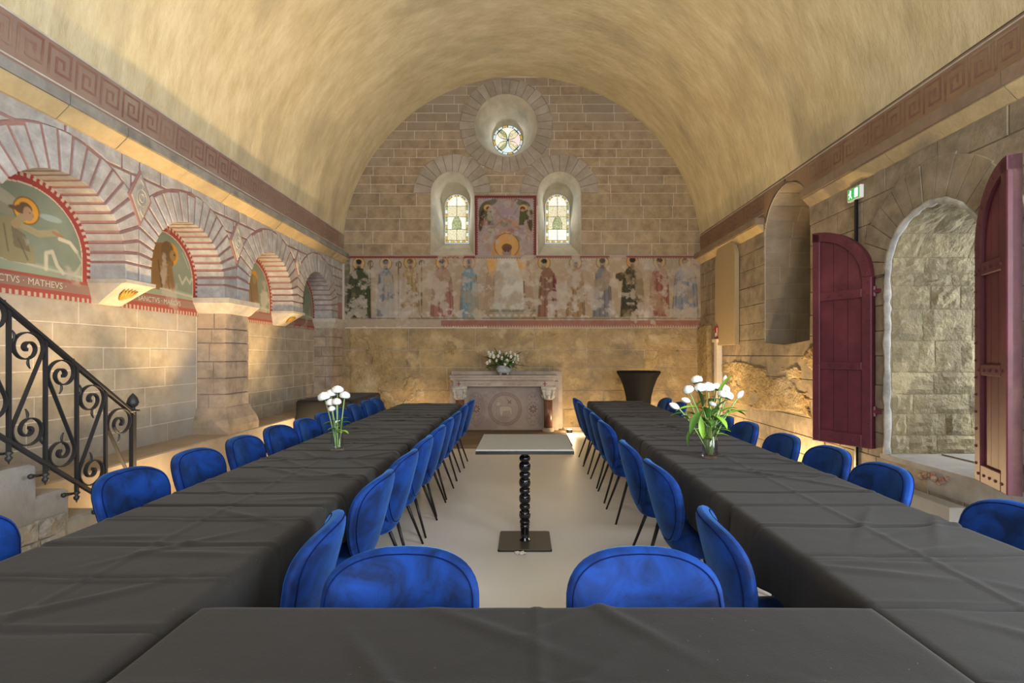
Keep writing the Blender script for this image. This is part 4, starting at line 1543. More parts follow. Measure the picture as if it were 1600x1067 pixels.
# ---- stone ledge along the left wall, wooden platform under the altar
ledge = MB().prism([(XL - .01, 3.0), (-3.24, 3.0), (-3.20, 8.4), (XL - .01, 8.4)], lambda u, v, d: (u, v, d), 0, .505, .012).build('stone_ledge', M['ledge'], None)
setp(ledge, 'low plastered stone ledge running along the foot of the left wall', 'ledge', 'structure')
plat = empty('altar_platform', (-.46, 8.3, 0), 'low wooden platform on the floor in front of the stone altar', 'platform', kind='structure')
y = 7.41
while y < 9.15:
    t = min(9.18, y + .22)
    wpart(MB().box(-1.75, .70, y + .002, t - .002, 0.0, .06).build('plank', M['wood'], None), plat)
    y = t

# ------------------------------------------------------------------ staircase and railing at the left
XS = -2.98
stair = empty('staircase', (-3.3, 3.2, 0), 'grey stone steps climbing along the left wall behind the railing', 'stairs')
for (ya, yb, zt) in ((2.38, 2.62, 1.11), (2.62, 2.86, .91), (2.86, 3.08, .71), (3.08, 3.30, .505), (3.30, 3.56, .30)):
    wpart(MB().prism([(XL + .02, ya), (XS, ya), (XS, yb), (XL + .02, yb)], lambda u, v, d: (u, v, d), 0.0, zt, .018).build('step', M['grey_stone'], None), stair)
wpart(MB().box(XL + .03, XS - .012, 2.3, 3.27, 0, .40).build('rubble_core', M['rubble'], None), stair)
rng = random.Random(9)
for (a, b, c_, d) in courses_plain(2.3, 3.27, 0, .36, .12, .16, rng):
    o = rough_block([(a + g, b + g), (c_ - g, b + g), (c_ - g, d - g), (a + g, d - g)], lambda u, v, dd: (XS + dd + .004, u, v), -.2, .012, 'rubble_stone', M['rubble'], None, rng)
    wpart(o, stair)

XI = -2.90
rail = empty('stair_railing', (XI, 3.741, 0), 'black wrought iron stair railing with spiral scrolls and a bud finial', 'railing')


def zt(y):
    return .944 + .765 * (3.741 - y)


def zb(y):
    return .885 - .79 * (y - 2.842)


def RP(y, z, d=0.0):
    return (XI + d, y, z)


def rpart(m, name, par=None, smooth=True, mat=None):
    o = m.build(name, mat or M['iron'], None, smooth)
    return wpart(o, rail)


bars = [2.40, 2.625, 2.842, 3.059, 3.273, 3.498]
m = MB()
for (yy0, zz0, yy1, zz1, hw_, hh) in ((2.2, zt(2.2), 3.741, zt(3.741), .022, .012),):
    pts = []
    for (yy, zz) in ((yy0, zz0), (yy1, zz1)):
        for dx, dz in ((-hw_, -hh), (hw_, -hh), (hw_, hh * .6), (hw_ * .5, hh * 1.5), (-hw_ * .5, hh * 1.5), (-hw_, hh * .6)):
            pts.append((XI + dx, yy, zz + dz))
    m.add(pts, [tuple(range(6)), tuple(range(6, 12))] + [(i, (i + 1) % 6, 6 + (i + 1) % 6, 6 + i) for i in range(6)])
rpart(m, 'handrail', smooth=False)
m = MB()
ya, yb = 2.2, 3.70
m.add([(XI + dx, yy, zb(yy) + dz) for yy in (ya, yb) for dx, dz in ((-.015, -.012), (.015, -.012), (.015, .012), (-.015, .012))], [(0, 1, 2, 3), (4, 5, 6, 7)] + [(i, (i + 1) % 4, 4 + (i + 1) % 4, 4 + i) for i in range(4)])
rpart(m, 'lower_rail', smooth=False)
for b in bars:
    m = MB().box(XI - .009, XI + .009, b - .009, b + .009, zb(b) - .07, zt(b))
    rpart(m, 'baluster', smooth=False)
    z0 = zb(b) - .07
    m = MB().lathe([(.008, z0 + .02), (.022, z0 + .005), (.008, z0 - .01), (.017, z0 - .02), (.017, z0 - .032), (.006, z0 - .045), (.001, z0 - .06)], XI, b, 10)
    m.tube([(XI, b, z0 + .004), (XS + .01, b - .03, z0 + .004)], .007, 6)
    m.tube([(XI - .01, b - .02, z0 + .004), (XI - .01, b - .075, z0 + .01)], .007, 6)
    m.sphere((XI - .01, b - .08, z0 + .012), .016, 8, 5)
    rpart(m, 'bracket')
m = MB().box(XI - .016, XI + .016, 3.741 - .016, 3.741 + .016, 0, zt(3.741) + .01)
rpart(m, 'newel_post', smooth=False)
z0 = zt(3.741) + .01
m = MB().lathe([(.045, z0), (.045, z0 + .01), (.018, z0 + .016), (.014, z0 + .03), (.034, z0 + .045), (.04, z0 + .065), (.03, z0 + .10), (.012, z0 + .125), (.002, z0 + .135)], XI, 3.741, 14)
rpart(m, 'bud_finial')


def scroll_pts(y0, y1, flip):
    """S shaped scroll of one panel between two bars, flip changes the way it runs."""
    w = y1 - y0
    R_ = w * .47
    ym = (y0 + y1) / 2
    zc1 = zt(ym) - .018 - R_ * 1.28
    zc2 = zb(ym) + .018 + R_ * 1.28
    pts = []
    s = 1 if flip else -1

    def spiral(cy, cz, a0, a1, n, r0, r1):
        out = []
        for k in range(n + 1):
            t = (a1 - a0) / PI * k / n
            r = r0 * float(np.interp(t, [0, .9, 1.5, 1.9, 2.5, 3.0, 3.4], [1, .98, .72, .52, .40, .26, .13]))
            a = a0 + (a1 - a0) * k / n
            out.append((cy + s * r * math.cos(a), cz + r * math.sin(a)))
        return out
    up = spiral(ym, zc1, -.35, 3.4 * PI - .35, 48, R_, R_ * .14)[::-1]
    dn = spiral(ym, zc2, PI - .35, PI + 3.4 * PI - .35, 48, R_, R_ * .14)
    return up + dn, (ym, zc1, zc2, R_, s)


edges_ = bars + [3.741]
for i in range(1, len(edges_) - 1):
    pts, (ym, zc1, zc2, R_, s) = scroll_pts(edges_[i] + .009, edges_[i + 1] - .009, i % 2 == 0)
    if i == len(edges_) - 2:
        pts = pts[:66]
    nP = len(pts)
    v, f = [], []
    # flat bar swept in the railing plane, tapering into the eyes
    for k, (yy, zz) in enumerate(pts):
        a = pts[max(0, k - 1)]
        b = pts[min(nP - 1, k + 1)]
        tx, tz = b[0] - a[0], b[1] - a[1]
        L = math.hypot(tx, tz) or 1
        nx, nz_ = -tz / L, tx / L
        e = min(k, nP - 1 - k)
        h = .0036 + .0055 * max(0, 1 - e / 18.0)
        for dd, hh in ((-.012, -h), (.012, -h), (.012, h), (-.012, h)):
            v.append((XI + dd, yy + nx * hh, zz + nz_ * hh))
    for k in range(nP - 1):
        for j in range(4):
            f.append((4 * k + j, 4 * k + (j + 1) % 4, 4 * k + 4 + (j + 1) % 4, 4 * k + 4 + j))
    f += [(0, 1, 2, 3), tuple(4 * (nP - 1) + j for j in range(4))]
    m = MB().add(v, f)
    rpart(m, 'scroll', smooth=False)
    # leaf tendrils springing from the scroll
    for (cy, cz, sgn) in ((ym, zc1, 1), (ym, zc2, -1)):
        if i == len(edges_) - 2 and sgn < 0:
            continue
        for (p0, dirn, ln) in (((cy + s * sgn * R_ * -.93, cz + sgn * R_ * .35), 1, .72), ((cy + s * sgn * R_ * .12, cz - sgn * R_ * .50), -1, .78)):
            sw_ = s * sgn * .035 * (1 if dirn > 0 else -1)
            ps = [RP(p0[0] + sw_ * (math.sin(q_ * 2.6) * .5 - .35 * q_), p0[1] + dirn * sgn * q_ * R_ * ln) for q_ in np.linspace(0, 1, 10)]
            m = MB().tube(ps, [.004 + .007 * math.sin(PI * min(1, q_ * 1.05)) ** 1.5 * q_ + .0008 for q_ in np.linspace(0, 1, 10)], 6)
            m.v = [(XI + (p[0] - XI) * .7, p[1], p[2]) for p in m.v]
            rpart(m, 'leaf_tendril')


# ------------------------------------------------------------------ red door leaves
def door_leaf(name, hinge, free, label):
    H = Vector((*hinge, 0))
    F_ = Vector((*free, 0))
    w = (F_ - H).length
    ux = (F_ - H).normalized()
    nrm = Vector((-ux.y, ux.x, 0))          # towards the viewer
    if nrm.dot(Vector((0, 0, 0)) - H) < 0:
        nrm = -nrm
    root = empty(name, (H.x, H.y, .5), label, 'door', kind='structure')

    def fn(u, v, d):
        p = H + ux * u + nrm * (d - .075)
        return (p.x, p.y, v)
    Z0, ZS_, ZT = .52, 2.08, 2.585

    def top(u, inset=0.0):
        q_ = min(1.0, max(0.0, (w - u) / (w - inset + 1e-6)))
        return ZS_ + (ZT - inset - ZS_) * math.sqrt(max(0.0, 1 - q_ * q_))

    def outline(u0, u1, z0, inset, n=14):
        us = [u0 + (u1 - u0) * (1 - math.cos(PI / 2 * k / n)) for k in range(n + 1)]
        return [(u0, z0)] + [(u1, z0)] + [(u, top(u, inset) if True else 0) for u in us[::-1]]

    def add(m, nm, mat=M['red_paint'], smooth=False):
        return wpart(m.build(nm, mat, None, smooth), root)
    add(MB().prism(outline(0.0, w, Z0, 0.0), fn, 0.0, .045), 'backing_boards', M['red_edge'])
    sw = .085
    # boards of the three panels
    zr = [(Z0 + .12, 1.235), (1.31, 1.90), (1.985, None)]
    for (a, b) in zr:
        nb = 3
        for k in range(nb):
            ua = sw + (w - 2 * sw + .02) * k / nb
            ub = sw + (w - 2 * sw + .02) * (k + 1) / nb
            if b:
                poly = [(ua + .002, a), (ub - .002, a), (ub - .002, b), (ua + .002, b)]
            else:
                poly = [(ua + .002, a), (ub - .002, a)] + [(u, max(a + .01, top(u, .09))) for u in np.linspace(ub - .002, ua + .002, 6)]
            add(MB().prism(poly, fn, .04, .052), 'panel_board')
    # frame
    add(MB().prism([(0, Z0), (sw, Z0), (sw, ZS_ + .02), (0, ZS_ + .02)], fn, .0, .075, .006), 'hinge_stile')
    add(MB().prism([(w - .075, Z0), (w, Z0), (w, ZT - .005), (w - .075, ZT - .02)], fn, .0, .075, .006), 'free_stile')
    add(MB().prism([(sw, Z0), (w - .075, Z0), (w - .075, Z0 + .12), (sw, Z0 + .12)], fn, .0, .075, .006), 'bottom_rail')
    for (a, b) in ((1.235, 1.31), (1.90, 1.985)):
        add(MB().prism([(sw, a), (w - .075, a), (w - .075, b), (sw, b)], fn, .0, .073, .006), 'cross_rail')
    n = 14
    v = []
    for k in range(n + 1):
        t_ = PI / 2 * k / n
        u = w - w * math.cos(t_)
        z = ZS_ + (ZT - ZS_) * math.sin(t_)
        ui = w - (w - .085) * math.cos(t_)
        zi = ZS_ + (ZT - .09 - ZS_) * math.sin(t_)
        v += [fn(u, z, 0), fn(u, z, .075), fn(ui, zi, .075), fn(ui, zi, 0)]
    f = [(4 * k + j, 4 * k + (j + 1) % 4, 4 * k + 4 + (j + 1) % 4, 4 * k + 4 + j) for k in range(n) for j in range(4)] + [(0, 1, 2, 3), tuple(4 * n + j for j in range(4))]
    add(MB().add(v, f), 'arched_rail')
    # nail heads
    spots = [(u, z) for z in (1.27, 1.94, Z0 + .055) for u in np.linspace(.06, w - .06, 5)]
    spots += [(.028, z) for z in np.linspace(Z0 + .12, ZS_ - .05, 13)]
    spots += [(w - (w - .035) * math.cos(a), ZS_ + (ZT - .035 - ZS_) * math.sin(a)) for a in np.linspace(.1, 1.35, 6)]
    for (u, z) in spots:
        m = MB()
        pr = []
        for rr_, dd in ((.011, .073), (.010, .080), (.005, .085)):
            pr.append([fn(u + rr_ * math.cos(2 * PI * k / 6), z + rr_ * math.sin(2 * PI * k / 6), dd) for k in range(6)])
        vv = [p for r_ in pr for p in r_]
        ff = [(6 * a_ + k, 6 * a_ + (k + 1) % 6, 6 * a_ + 6 + (k + 1) % 6, 6 * a_ + 6 + k) for a_ in range(2) for k in range(6)] + [tuple(range(12, 18))]
        add(MB().add(vv, ff), 'nail_head')
    # strap hinges to the wall
    for z in (.86, 1.95):
        p = fn(0, z, .03)
        q_ = Vector(p) - ux * .07
        m = MB().tube([(p[0], p[1], z - .045), (p[0], p[1], z + .045)], .02, 8)
        m.tube([(p[0], p[1], z), (q_.x, q_.y, z)], .022, 6)
        add(m, 'hinge', M['red_paint'])
    return root


door_leaf('door_1', (3.13, 4.57), (2.875, 5.06), 'dark red arched door leaf opened beyond the doorway, studded, three panels')
door_leaf('door_2', (3.08, 3.465), (2.92, 3.065), 'dark red arched door leaf on the near side of the doorway')

# ------------------------------------------------------------------ things on the right wall
es = empty('exit_sign', (XR - .02, 4.86, 2.92), 'small lit green emergency exit sign under the right cornice', 'sign')
wpart(MB().prism([(4.76, 2.86), (4.95, 2.86), (4.95, 2.98), (4.76, 2.98)], fR, .01, .045, .004).build('housing', M['sign_white'], None), es)
fc = MB().prism([(4.772, 2.869), (4.938, 2.869), (4.938, 2.971), (4.772, 2.971)], fR, .044, .047).build('green_face', M['sign_green'], None)
wpart(fc, es)
m = MB()      # running figure and doorway arrow, white
cy = 4.895
m.add([fR(cy + .012 * math.cos(a), 2.952 + .010 * math.sin(a), .049) for a in np.linspace(0, 2 * PI, 10)[:-1]], [tuple(range(9))])
for pl in ([(cy - .012, 2.941), (cy + .014, 2.941), (cy + .012, 2.908), (cy - .008, 2.908)], [(cy - .008, 2.91), (cy + .004, 2.91), (cy - .014, 2.878), (cy - .024, 2.882)], [(cy + .002, 2.91), (cy + .012, 2.91), (cy + .03, 2.886), (cy + .02, 2.88)], [(cy + .012, 2.94), (cy + .014, 2.93), (cy + .034, 2.918), (cy + .034, 2.926)]):
    m.add([fR(u, v, .049) for u, v in pl], [(0, 1, 2, 3)])
wpart(m.build('running_figure', M['sign_glow'], None), es)
cy = 4.815
m = MB()
m.add([fR(u, v, .049) for u, v in ((cy - .028, 2.878), (cy + .022, 2.878), (cy + .022, 2.962), (cy - .028, 2.962))], [(0, 1, 2, 3)])
wpart(m.build('doorway_symbol', M['sign_glow'], None), es)
cd = MB().box(XR - .035, XR - .012, 4.835, 4.86, 0.02, 2.86).build('cable_conduit', M['black_metal'], None, base=(XR - .02, 4.85, 0))
setp(cd, 'thin black cable conduit running down the wall from the exit sign', 'conduit')

bp = arch_pts(7.895, .39, 1.53, 2.80, 16)
bd = MB().prism(bp, fR, .02, .085, .004).build('arched_board', M['board_beige'], None, base=(XR - .05, 7.895, 1.53))
setp(bd, 'tall plain beige arched board covering a niche near the back corner', 'board')
pp = empty('wall_trunking', (XR - .06, 8.22, 0), 'white boxed trunking standing against the right wall in the corner', 'trunking')
wpart(MB().box(XR - .10, XR - .012, 8.17, 8.28, 0.0, 1.58).build('duct', M['white_paint'], None), pp)
wpart(MB().box(XR - .12, XR - .012, 8.13, 8.32, 1.58, 1.63).build('duct_cap', M['white_paint'], None), pp)
fs = empty('fire_sign', (XR - .1, 8.2, 1.72), 'small red fire equipment sign above the white trunking', 'sign')
wpart(MB().prism([(8.14, 1.64), (8.27, 1.64), (8.27, 1.84), (8.14, 1.84)], lambda u, v, d: (XR - .09 - d, u, v), 0, .006).build('plate', M['sign_red'], None), fs)
wpart(MB().prism([(8.155, 1.68), (8.185, 1.68), (8.185, 1.81), (8.155, 1.81)], lambda u, v, d: (XR - .096 - d, u, v), 0, .002).build('white_bar', M['sign_white'], None), fs)
wpart(MB().prism([(8.20, 1.67), (8.25, 1.67), (8.25, 1.73), (8.20, 1.73)], lambda u, v, d: (XR - .096 - d, u, v), 0, .002).build('white_symbol', M['sign_white'], None), fs)

# ------------------------------------------------------------------ altar
AY = 8.62
altar = empty('altar', (-.36, AY + .3, .06), 'stone altar with a lamb roundel and red marble columns before the back wall', 'altar')


def ax(x):
    return (x - 820) * AY / 790


def az(y):
    return 1.37 + (555 - y) * AY / 790


def apart(m, nm, mat=None, smooth=False):
    return wpart(m.build(nm, mat or M['altar'], None, smooth), altar)


zf = .06
apart(MB().box(ax(703) - .03, ax(874) + .08, AY + .40, 9.145, zf, 1.085), 'backing_block')
apart(MB().box(ax(700), ax(727), AY + .22, AY + .42, zf, az(597)), 'side_slab')
apart(MB().box(ax(850), ax(874), AY + .22, AY + .42, zf, az(597)), 'side_slab')
prof = [(.0, az(586.5)), (.0, az(589)), (.015, az(590)), (.015, az(593.5)), (.045, az(595)), (.055, az(596.2))]
xa, xb, ya_, yb_ = ax(702), ax(871), AY - .02, AY + .41
v = []
for (i_, z_) in prof:
    v += [(xa + i_, ya_ + i_, z_), (xb - i_, ya_ + i_, z_), (xb - i_, yb_, z_), (xa + i_, yb_, z_)]
f = [(4 * i + k, 4 * i + (k + 1) % 4, 4 * i + 4 + (k + 1) % 4, 4 * i + 4 + k) for i in range(len(prof) - 1) for k in range(4)] + [(0, 1, 2, 3), tuple(4 * (len(prof) - 1) + k for k in range(4))]
apart(MB().add(v, f), 'altar_slab')
fr = apart(MB().box(ax(707.5), ax(865.5), AY + .04, AY + .41, az(604), az(595.6)), 'inscribed_frieze')
for cxp in (716.5, 851.5):
    m = MB()
    X_, Z_ = ax(cxp), az(600)
    m.box(X_ - .035, X_ + .035, AY + .034, AY + .041, Z_ - .006, Z_ + .006)
    m.box(X_ - .006, X_ + .006, AY + .034, AY + .0405, Z_ - .04, Z_ + .04)
    apart(m, 'red_cross', M['dark_red'])
for (txt_, x_) in (('HIC VOVIT SANCTVM', 722), ('DICTA SIT CARO SANCTI', 785)):
    o = text_mesh('lettering', txt_, .058, M['faint_letter'], None, lambda u, v: (ax(x_) + u * .86, AY + .037, az(602.2) + v), 'LEFT')
    wpart(o, altar)
# front panel with painted roundel and rosettes
cv = Canvas(722, 855, 603, 672, 0.5, '#8d827c')
cv.mottle(25, 101, .2)
cv.wear(30, 102, .55, .7, '#7b6f6c', .7)
for rr_ in (26, 21.5):
    cv.ell(789, 639, rr_, rr_, '#6b5552', .7, ring=.8)
for k in range(64):
    a = 2 * PI * k / 64
    cv.line([(789 + 22.2 * math.cos(a), 639 + 22.2 * math.sin(a)), (789 + 25.4 * math.cos(a), 639 + 25.4 * math.sin(a))], .9, '#5d3f3f', .8)
body = [(781, 635), (795, 634.5), (800, 638), (800, 648), (797.5, 648), (796, 642), (786, 643), (785, 650), (782.5, 650), (780, 641)]
cv.poly(body, '#a0968c', .9)
cv.line(body + [body[0]], .7, '#6d615a', .7)
cv.ell(778.5, 631, 4.2, 3.4, '#a0968c', .9)
cv.ell(778.5, 631, 4.2, 3.4, '#6d615a', .6, ring=.7)
cv.ell(778.5, 630, 6.5, 6.5, '#7a6a60', .6, ring=.7)
cv.line([(776, 622), (776, 652)], .7, '#7a6a62', .6)
cv.line([(789, 618), (795, 628)], .6, '#6d5a54', .8)
cv.line([(793.5, 626), (798.5, 630.5)], 1.0, '#6a2d32', .9).line([(798.5, 626), (793.5, 630.5)], 1.0, '#6a2d32', .9)
cv.line([(783, 653), (797, 653)], .8, '#6d615a', .6).line([(783, 656), (799, 656)], .7, '#6d615a', .5)
for cxp in (744, 833):
    for k in range(8):
        a = 2 * PI * k / 8
        cv.ell(cxp + 4.3 * math.cos(a), 639 + 4.3 * math.sin(a), 2.2, .95, '#5c262b', .9, rot=a)
    for a in range(4):
        b = a * PI / 2
        cv.ell(cxp + (0, 0, 0, 0)[a], 639 + (-15, 0, 15, 0)[a] * 1, 9.5, 9.5, '#6b5552', .5, ring=.6)
        for k in range(6):
            c2 = 2 * PI * k / 6
            if a in (0, 2):
                cv.ell(cxp + 5.5 * math.cos(c2), 639 + (-15, 0, 15, 0)[a] + 5.5 * math.sin(c2), 2.3, 1.2, '#77625f', .6, rot=c2)
    cv.ell(cxp, 639, 13, 26, '#6b5552', .35, ring=.6)
cv.mottle(4, 105, .06)
P = np.stack([(cv.X - 820) * (AY + .24) / 790, np.full(cv.X.shape, AY + .24), 1.37 + (555 - cv.Y) * (AY + .24) / 790], -1)
P[..., 2] = np.maximum(P[..., 2], .065)
o = grid('carved_front_panel', P, M['paint'], None, cv.c)
wpart(o, altar)
apart(MB().box(ax(722), ax(855), AY + .245, AY + .42, zf, az(604)), 'panel_core')
for cxp in (717.5, 857):
    X_ = ax(cxp)
    Y_ = AY + .12
    m = MB().lathe([(.075, .12), (.075, az(625))], X_, Y_, 20)
    col_ = apart(m, 'column', M['marble'], True)
    prof = [(.10, .06), (.10, .085), (.088, .095), (.094, .105), (.08, .12)]
    cb_ = MB().lathe(prof, X_, Y_, 20).build('column_base', M['altar'], col_)
    cb_.matrix_parent_inverse = Matrix()
    cb_.location = (0, 0, 0)
    # capital: flared bell, corner volutes, two tiers of leaves
    zc0, zc1 = az(625), az(606)
    m = MB().lathe([(.078, zc0), (.085, zc0 + .015), (.078, zc0 + .03), (.088, zc0 + .10), (.115, zc1 - .03)], X_, Y_, 16)
    m.box(X_ - .125, X_ + .125, Y_ - .125, Y_ + .125, zc1 - .03, az(604) - .001)
    for k in range(4):
        a = PI / 4 + k * PI / 2
        c3 = (X_ + .12 * math.cos(a), Y_ + .12 * math.sin(a))
        m.sphere((c3[0], c3[1], zc1 - .055), .034, 8, 6)
        m.tube([(X_ + .085 * math.cos(a), Y_ + .085 * math.sin(a), zc0 + .04), (X_ + .11 * math.cos(a), Y_ + .11 * math.sin(a), zc0 + .1), (c3[0], c3[1], zc1 - .04)], [.018, .022, .014], 6)
    for k in range(8):
        a = k * PI / 4
        m.tube([(X_ + .078 * math.cos(a), Y_ + .078 * math.sin(a), zc0 + .02), (X_ + .095 * math.cos(a), Y_ + .095 * math.sin(a), zc0 + .065), (X_ + .115 * math.cos(a), Y_ + .115 * math.sin(a), zc0 + .075)], [.022, .026, .01], 6)
    m.build('capital', M['capital'], col_, True)

# planter on the altar
PX, PY, PZ = ax(788), AY + .19, 1.025
PX = (788 - 820) * PY / 790
pl = empty('flower_planter', (PX, PY, az(586.5)), 'small grey footed planter with white lilies and dark leaves on the altar', 'planter')


def ppart(m, nm, mat, smooth=True, par=None):
    return m.build(nm, mat, par or pl, smooth)


m = MB().lathe([(.10, .03), (.125, .045), (.135, .09), (.13, .15), (.138, .155), (.138, .165), (.12, .165), (.11, .12)], 0, 0, 24, 1.0, .8)
ppart(m, 'bowl', M['planter'])
for k in range(4):
    a = PI / 4 + k * PI / 2
    ppart(MB().sphere((.085 * math.cos(a), .065 * math.sin(a), .022), .024, 8, 6, .95), 'foot', M['planter'])
m = MB()
for k in range(22):
    a = 2 * PI * k / 22
    m.sphere((.133 * math.cos(a), .107 * math.sin(a), .10 + .02 * (k % 2)), .011, 6, 4)
ppart(m, 'relief_band', M['planter'])


def leaf_mesh(L, w, bend, n=7, cup=.25):
    v, f = [], []
    for i in range(n + 1):
        t = i / n
        ww = w * math.sin(PI * min(1, t * .93 + .05)) ** .8
        y_ = L * math.sin(bend * t) / max(bend, 1e-3)
        z_ = L * (1 - math.cos(bend * t)) / max(bend, 1e-3)
        for j in (-1, 0, 1):
            v.append((j * ww / 2, y_, -z_ + (abs(j) * ww * cup)))
    for i in range(n):
        for j in range(2):
            f.append((3 * i + j, 3 * i + j + 1, 3 * i + j + 4, 3 * i + j + 3))
    return v, f


def orient(v, base, direction, roll=0.0):
    """put +Y of a local shape along direction."""
    d = Vector(direction).normalized()
    q_ = d.to_track_quat('Y', 'Z')
    R = q_.to_matrix() @ Matrix.Rotation(roll, 3, 'Y')
    b = Vector(base)
    return [tuple(b + R @ Vector(p)) for p in v]


def thick(v, f, t=.0012):
    n = len(v)
    return v + [(p[0], p[1], p[2] - t) for p in v], f + [tuple(i + n for i in q_[::-1]) for q_ in f]


rng = random.Random(77)
for k in range(34):
    a = rng.uniform(0, 2 * PI)
    el = rng.uniform(.15, 1.25)
    L = rng.uniform(.16, .36) * (1.15 if abs(math.cos(a)) > .6 else .85)
    v, f = leaf_mesh(L, rng.uniform(.03, .055), rng.uniform(.3, 1.0), 5)
    d = (math.cos(a) * math.cos(el), math.sin(a) * math.cos(el) * .7, math.sin(el))
    MB().add(*thick(orient(v, (math.cos(a) * .06, math.sin(a) * .05, .15), d, rng.uniform(-.5, .5)), f)).build('leaf', (M['leaf_dark'], M['leaf'])[k % 3 == 0], pl, True)
for (x_, z_, r_) in ((-.27, .38, .035), (-.24, .34, .04), (-.2, .38, .028), (-.18, .32, .035), (-.25, .24, .032), (-.29, .21, .03), (-.08, .39, .03), (-.10, .33, .03), (-.04, .29, .035), (.0, .25, .045), (.05, .24, .042), (.02, .20, .04), (.04, .37, .024), (.06, .33, .02), (.11, .39, .026), (.12, .32, .03), (.19, .35, .026), (.23, .33, .03), (.18, .28, .034), (.15, .24, .03), (.24, .27, .03), (.21, .22, .025), (-.13, .25, .025)):
    m = MB()
    y_ = rng.uniform(-.16, -.02)
    r_ *= 1.35
    m.sphere((x_, y_, z_), r_ * .62, 8, 6, 1.35)
    for q_ in range(6):
        a = q_ * PI / 3 + rng.uniform(0, .4)
        v, f = leaf_mesh(r_ * 1.5, r_ * .9, .9, 4, .3)
        m.add(*thick(orient(v, (x_, y_, z_ - r_ * .4), (math.cos(a) * .75, math.sin(a) * .75, .75), 0), f))
    m.build('bloom', M['petal'] if rng.random() > .3 else M['petal_green'], pl, True)
    MB().tube([(x_ * .25, y_ * .3, .14), (x_ * .7, y_ * .8, z_ * .6), (x_, y_, z_ - r_ * .3)], .004, 5).build('stem', M['leaf_dark'], pl, True)

# ------------------------------------------------------------------ cocktail table with black stretch cover
ct = empty('cocktail_table', (1.90, 8.45, 0), 'tall round cocktail table in a tight black stretch cover before the back wall', 'table')
m = MB()
n = 40
prof = [(.36, 1.10), (.362, 1.085), (.355, 1.07), (.30, .98), (.245, .84), (.205, .68), (.19, .55), (.195, .42), (.22, .28), (.27, .12), (.31, .03)]
v, f = [], []
for (r_, z_) in prof:
    for k in range(n):
        a = 2 * PI * k / n
        sq = 1 + (.07 * math.cos(4 * a)) * max(0, min(1, (1.05 - z_) / .9))
        v.append((r_ * sq * math.cos(a), r_ * sq * math.sin(a), z_))
for i in range(len(prof) - 1):
    for k in range(n):
        f.append((i * n + k, i * n + (k + 1) % n, (i + 1) * n + (k + 1) % n, (i + 1) * n + k))
f.append(tuple(range(n)))
build('stretch_cover', v, f, M['black_fabric'], ct, True)
MB().lathe([(.355, 1.098), (.355, 1.106), (.34, 1.108)], 0, 0, 40).build('table_top', M['black_fabric'], ct)
for k in range(4):
    a = k * PI / 2
    MB().lathe([(.03, 0), (.03, .025), (.02, .035)], .31 * math.cos(a), .31 * math.sin(a), 10).build('foot', M['black_metal'], ct)

# ------------------------------------------------------------------ small bistro table in the aisle
bt = empty('bistro_table', (0, 3.71, 0), 'small square bistro table with a turned black column and grey top', 'table')
s_ = .33
MB().prism([(-s_, -s_), (s_, -s_), (s_, s_), (-s_, s_)], lambda u, v, d: (u, v, d), .706, .728, .004).build('top_edge', M['glazed_black'], bt)
MB().prism([(-s_ + .002, -s_ + .002), (s_ - .002, -s_ + .002), (s_ - .002, s_ - .002), (-s_ + .002, s_ - .002)], lambda u, v, d: (u, v, d), .728, .74, .003).build('table_top', M['table_grey'], bt)
prof = [(.03, .706)]
z = .70
sizes = [(.036, .058), (.036, .042), (.038, .066), (.036, .042), (.038, .066), (.036, .042), (.038, .066), (.036, .042), (.038, .066), (.034, .03)]
for (r_, h) in sizes:
    h *= 1.09
    for k in range(9):
        t = k / 8
        prof.append((.024 + (r_ * 1.12 - .024) * math.sqrt(max(0, 1 - (2 * t - 1) ** 2)), z - h * t))
    z -= h
prof += [(.036, z - .005), (.034, z - .02), (.029, z - .06), (.031, max(.03, z - .10)), (.04, .022), (.041, .016)]
prof = [p for p in prof if p[1] > .015]
MB().lathe(prof, 0, 0, 28).build('turned_column', M['glazed_black'], bt, True)
q4 = [(-.19, -.18), (-.18, -.19), (.18, -.19), (.19, -.18), (.19, .18), (.18, .19), (-.18, .19), (-.19, .18)]
MB().prism(q4, lambda u, v, d: (u, v, d), 0.0, .012, .003).build('base_rim', M['glazed_black'], bt)
MB().prism([(u * .985, v * .985) for u, v in q4], lambda u, v, d: (u, v, d), .012, .017, .002).build('base_plate', M['plate_grey'], bt)

pv, pf = [], []
rng = random.Random(5)
n = 9
for i in range(n):
    for j in range(4):
        pv.append((-.07 + i * .01 + rng.uniform(-.004, .004), 3.46 + j * .014 + rng.uniform(-.005, .005), .004 + rng.uniform(0, .016)))
pf = [(i * 4 + j, i * 4 + j + 1, i * 4 + j + 5, i * 4 + j + 4) for i in range(n - 1) for j in range(3)]
sc_ = build('paper_scrap', pv, pf, M['paper'], None, base=(-.03, 3.48, 0))
setp(sc_, 'crumpled white paper scrap on the floor in front of the bistro table', 'paper')

up = empty('floor_uplight', (.79, 8.95, 0), 'small lit floor lamp at the foot of the back wall right of the altar', 'lamp')
MB().lathe([(.05, 0), (.05, .05), (.046, .055)], 0, 0, 14).build('housing', M['black_metal'], up)
MB().lathe([(.04, .055), (.038, .06)], 0, 0, 14).build('lens', M['bulb'], up)


